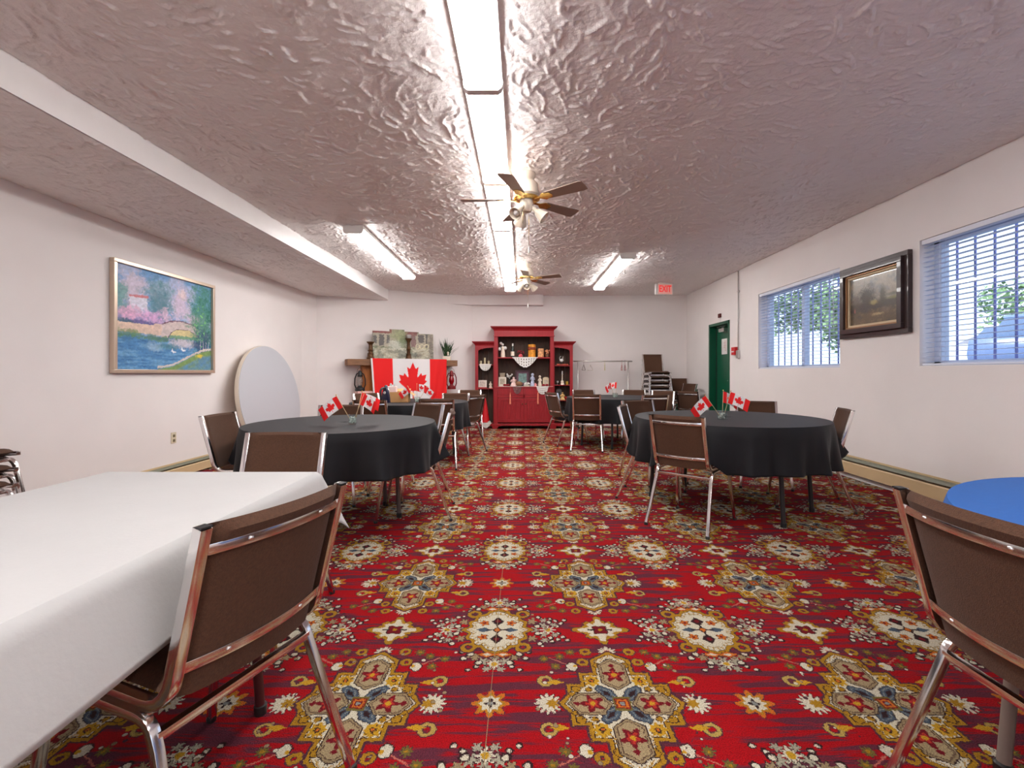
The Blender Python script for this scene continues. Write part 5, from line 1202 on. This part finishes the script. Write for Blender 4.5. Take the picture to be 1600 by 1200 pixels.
MB().lathe([(0, .52), (.012, .50), (.045, .30), (.085, .06), (.09, .02), (0, .02)], n=20).build('cone_hat', mat('red_felt', lin((196, 14, 26)), .6), r)
m = MB()
for k in range(14): m.ball((.085*math.cos(k*.45), .05*math.sin(k*.45)-.01, .022), .024, 8, 6)
m.build('fluffy_trim', LACE, r)
tag(doily(750, 768, 661.6, .09, 'small white doily under the gnome over the left wing base', YW-.026), cat='doily')
# right wing
zA = cz(570.8, YW)+.001; zB = cz(601.3, YW)+.001; zD = cz(625.3, YW)+.001
r = orn('swan_ornament', 'white glass swan ornament on the dark plate in the right wing', 'ornament', 877.5, 9.50, zA); MB().lathe([(0, 0), (.05, 0), (.02, .02), (.02, .05), (.03, .06), (0, .06)], n=14).build('stand', BLACKP, r); MB().ball((0, 0, .10), .038, 12, 8, (1.1, .7, .9)).build('body', WHITEP, r); MB().tube([(-.03, 0, .11), (-.045, 0, .15), (-.025, 0, .185), (-.01, 0, .175)], .008, n=7).build('neck', WHITEP, r); MB().tube([(.02, 0, .11), (.03, 0, .19)], .016, n=7, r2=.003).build('wing', WHITEP, r)
m = MB()
for k in range(16): m.ball((-.11+k*.0145, (rr.random()-.5)*.02, .015), .014, 6, 4)
o = m.build('berry_garland', mat('mixed_berries', lin((176, 74, 50)), .5, var=.5, vscale=30)); o.location = (cx(879, 9.44), 9.448, zA); tag(o, 'red and green berry garland on the upper right wing shelf', 'garland')
r = orn('candlestick', 'slim white candlestick on the middle right wing shelf', 'candlestick', 878.5, 9.50, zB); MB().lathe([(0, 0), (.045, 0), (.04, .015), (.03, .05), (.035, .07), (.012, .09), (.010, .20), (.028, .215), (0, .22)], n=16).build('stem', CREAM, r); MB().lathe([(0, .22), (.012, .22), (.011, .28), (0, .285)], n=10).build('candle', WHITEP, r)
r = orn('mug', 'small yellow cup in the right wing', 'cup', 886, 9.50, zB); MB().lathe([(0, 0), (.026, 0), (.03, .07), (.027, .07), (.024, .006), (0, .006)], n=16).build('cup', mat('yellow_ceramic', lin((190, 160, 60)), .4), r)
r = orn('goblet', 'small clear goblet at the left of the middle right wing shelf', 'goblet', 871, 9.50, zB); MB().lathe([(0, 0), (.02, 0), (.004, .01), (.004, .03), (.022, .05), (.02, .08), (.018, .08), (.003, .035), (0, .035)], n=14).build('bowl', mat('frosted_glass', (.8, .78, .75), .3, trans=.6), r)
card(873.5, 9.56, zD, .055, .20, 'silver arched frame on the lowest right wing shelf', c=(120, 116, 112), inner=(60, 56, 56), name='arched_frame', cat='frame', arch=True)
r = orn('figurine', 'gold and white figurine on the lowest right wing shelf', 'figurine', 879, 9.47, zD); fig(r, .16, .10, mat('gold_white_ceramic', lin((214, 180, 120)), .4, var=.3, vscale=30))
r = orn('poinsettia', 'small red poinsettia pot at the right of the lowest right wing shelf', 'plant', 886, 9.48, zD); MB().lathe([(0, 0), (.025, 0), (.03, .04), (0, .04)], n=12).build('pot', RED, r)
m = MB()
for k in range(10): m.ball((.04*math.cos(k*.63), .03*math.sin(k*.63), .055), .015, 6, 4)
m.build('petals', RED, r)
r = orn('bag', 'black bag sitting in the bottom of the right wing', 'bag', 880, 9.52, .101); MB().ball((0, 0, .14), .13, 16, 12, (.8, .55, 1.05)).build('bag_body', BLACKP, r); MB().tube(arc((-.05, 0, .26), (0, 0, .40), (.05, 0, .26), 8), .008).build('strap', BLACKP, r)

# ------------------------------------------------------------------ garment rack with hangers
YR = 9.5; xr0, xr1 = cx(896, YR), cx(988, YR); xa, xb = cx(903, YR), cx(981.5, YR); zr = cz(564.5, YR)
r = thing('garment_rack', 'thin chrome garment rack between the red hutch and the chair stack', 'rack', ((xa+xb)/2, YR, 0)); ox = r.location.x
MB().tube([(xr0-ox, 0, zr), (xr1-ox, 0, zr)], .013).build('hanging_rail', DULLCH, r)
for x in (xa, xb):
    MB().tube([(x-ox, 0, .06), (x-ox, 0, zr)], .013).build('post', DULLCH, r)
    MB().tube([(x-ox, -.22, .06), (x-ox, .22, .06)], .013).build('foot_bar', DULLCH, r)
    for yy in (-.2, .2): MB().lathe([(0, -.012), (.028, -.012), (.028, .012), (0, .012)], (x-ox, yy, .029), n=12, axis=(1, 0, 0)).build('caster', BLACKP, r)
MB().tube([(xa-ox, 0, .12), (xb-ox, 0, .12)], .010).build('lower_rail', DULLCH, r)
hm = MB(); path = [(-.0, 0, -.012)] + [(.012*math.cos(a)-.0, 0, .012+.022*math.sin(a)*0+.016+.018*math.sin(a)) for a in (-1.2, -.4, .4, 1.2, 2.0, 2.8)]
hookp = [(0, 0, -.07), (0, 0, -.032)] + [(.022*math.cos(a), 0, .0+.022*math.sin(a)-.0) for a in (-1.2, -.4, .4, 1.2, 2.0, 2.8)]
HGM = {}
for k, (px, c, nm, rz) in enumerate(((912, (110, 90, 84), 'brown', 1.28), (922, (222, 216, 206), 'white', 1.15), (945, (206, 196, 120), 'pale yellow', 1.38), (971.5, (196, 110, 104), 'pink', 1.3), (976.5, (140, 60, 66), 'maroon', 1.42))):
    r = thing('clothes_hanger', '%s clothes hanger on the garment rack' % nm, 'hanger', (cx(px, YR), YR, zr), rz, 'hangers on the garment rack'); mm = mat('hanger_%s' % nm.replace(' ', '_'), lin(c), .4)
    MB().tube(hookp, .003, n=6).build('hook', mm, r)
    MB().tube([(0, 0, -.07), (.205, 0, -.165), (.21, 0, -.18), (.19, 0, -.185), (-.19, 0, -.185), (-.21, 0, -.18), (-.205, 0, -.165)], .006, n=7, closed=True).build('hanger_body', mm, r)

# ------------------------------------------------------------------ outdoors beyond the windows
GZ = .95
g = MB().add([(3.76, -9, .3), (3.76, 22, .3), (6.5, 22, GZ-.1), (6.5, -9, GZ-.1), (60, -30, GZ+.5), (60, 60, GZ+.5), (6.5, 40, GZ), (6.5, -30, GZ)], [(0, 3, 2, 1), (3, 7, 4, 5, 6, 2)])
struct('ground', g, mat('asphalt', lin((150, 150, 152)), .9, var=.1), smooth=False)
def tree(x, y, z, h, w, label, seed, n=2200, col=None):
    r = thing('leafy_tree', label, 'tree', (x, y, z), 0, 'trees outside'); rr = random.Random(seed)
    MB().tube([(0, 0, -.3), (.05, 0, h*.3), (0, .05, h*.6)], .10, r2=.05).build('trunk', OAK, r)
    m = MB(); cl = [(rr.gauss(0, .33)*w, rr.gauss(0, .33)*w, h*(.35+.5*rr.random()), w*rr.uniform(.3, .5)) for _ in range(14)]
    for k in range(n):
        c_ = cl[k % 14]; d = Vector((rr.gauss(0, 1), rr.gauss(0, 1), rr.gauss(0, 1))).normalized()*c_[3]*rr.uniform(.7, 1.05); p_ = Vector(c_[:3])+d
        a = Vector((rr.gauss(0, 1), rr.gauss(0, 1), rr.gauss(0, 1))).normalized()*.09; b = a.cross(d).normalized()*.07
        m.add([p_-a, p_-b, p_+a, p_+b], [(0, 1, 2, 3)])
    tag(m.build('leaves', mat('tree_leaves', lin((110, 140, 96)), .7, var=.4, vscale=3), r, smooth=False), kind='stuff')
tree(17.6, 15.6, 1.05, 3.5, 2.1, 'bushy green tree outside the right edge window', 1)
tree(12.0, 19.5, 1.0, 4.6, 1.7, 'tall green tree outside the window near the door', 2)
tree(10.6, 15.2, 1.0, 2.9, 1.2, 'lower green tree outside the window near the door', 4, 1500)
def car(x, y, z, rz, c, label):
    r = thing('parked_car', label, 'car', (x, y, z), rz, 'parked cars outside'); bm_ = mat('car_paint_%d' % c[0], lin(c), .25, coat=.5)
    low = [(-2.1, .3), (2.1, .3), (2.15, .6), (2.0, .82), (1.1, .92), (-1.2, .95), (-2.1, .88), (-2.18, .55)]
    MB().slab(low, -.85, .85).build('body', bm_, r, bevel=.06)
    MB().slab([(-1.7, .9), (1.15, .9), (.45, 1.40), (-1.0, 1.42)], -.70, .70).build('cabin', mat('car_glass', lin((70, 90, 120)), .1), r, bevel=.05)
    MB().slab([(-1.02, 1.41), (.46, 1.39), (.40, 1.46), (-.95, 1.48)], -.72, .72).build('roof', bm_, r, bevel=.02)
    for sx in (-1.3, 1.3):
        for sy in (-.80, .80): MB().lathe([(0, -.1), (.26, -.1), (.32, -.08), (.32, .08), (.26, .1), (0, .1)], (sx, sy, .32), n=20, axis=(0, 1, 0)).build('wheel', BLACKP, r)
car(15.0, 13.4, 1.08, .3, (200, 206, 214), 'pale silver car parked outside the right edge window')
car(12.6, 10.6, 1.02, .35, (90, 110, 150), 'blue car parked outside at the right edge')
r = thing('neighbouring_building', 'long low white building beyond the parked cars outside', 'building', (27, 24, 1.1), .9)
MB().box(-9, 9, -2, 2, 0, 1.9).build('wall', mat('render_white', (.75, .75, .76), .8), r, smooth=False); MB().box(-9.3, 9.3, -2.3, 2.3, 1.9, 2.15).build('roof', mat('grey_roof', lin((130, 130, 140)), .8), r, smooth=False)
for k in range(6): MB().box(-8+k*2.8, -6.8+k*2.8, -2.03, -1.98, .6, 1.4).build('window', mat('car_glass', (0, 0, 0)), r, smooth=False)
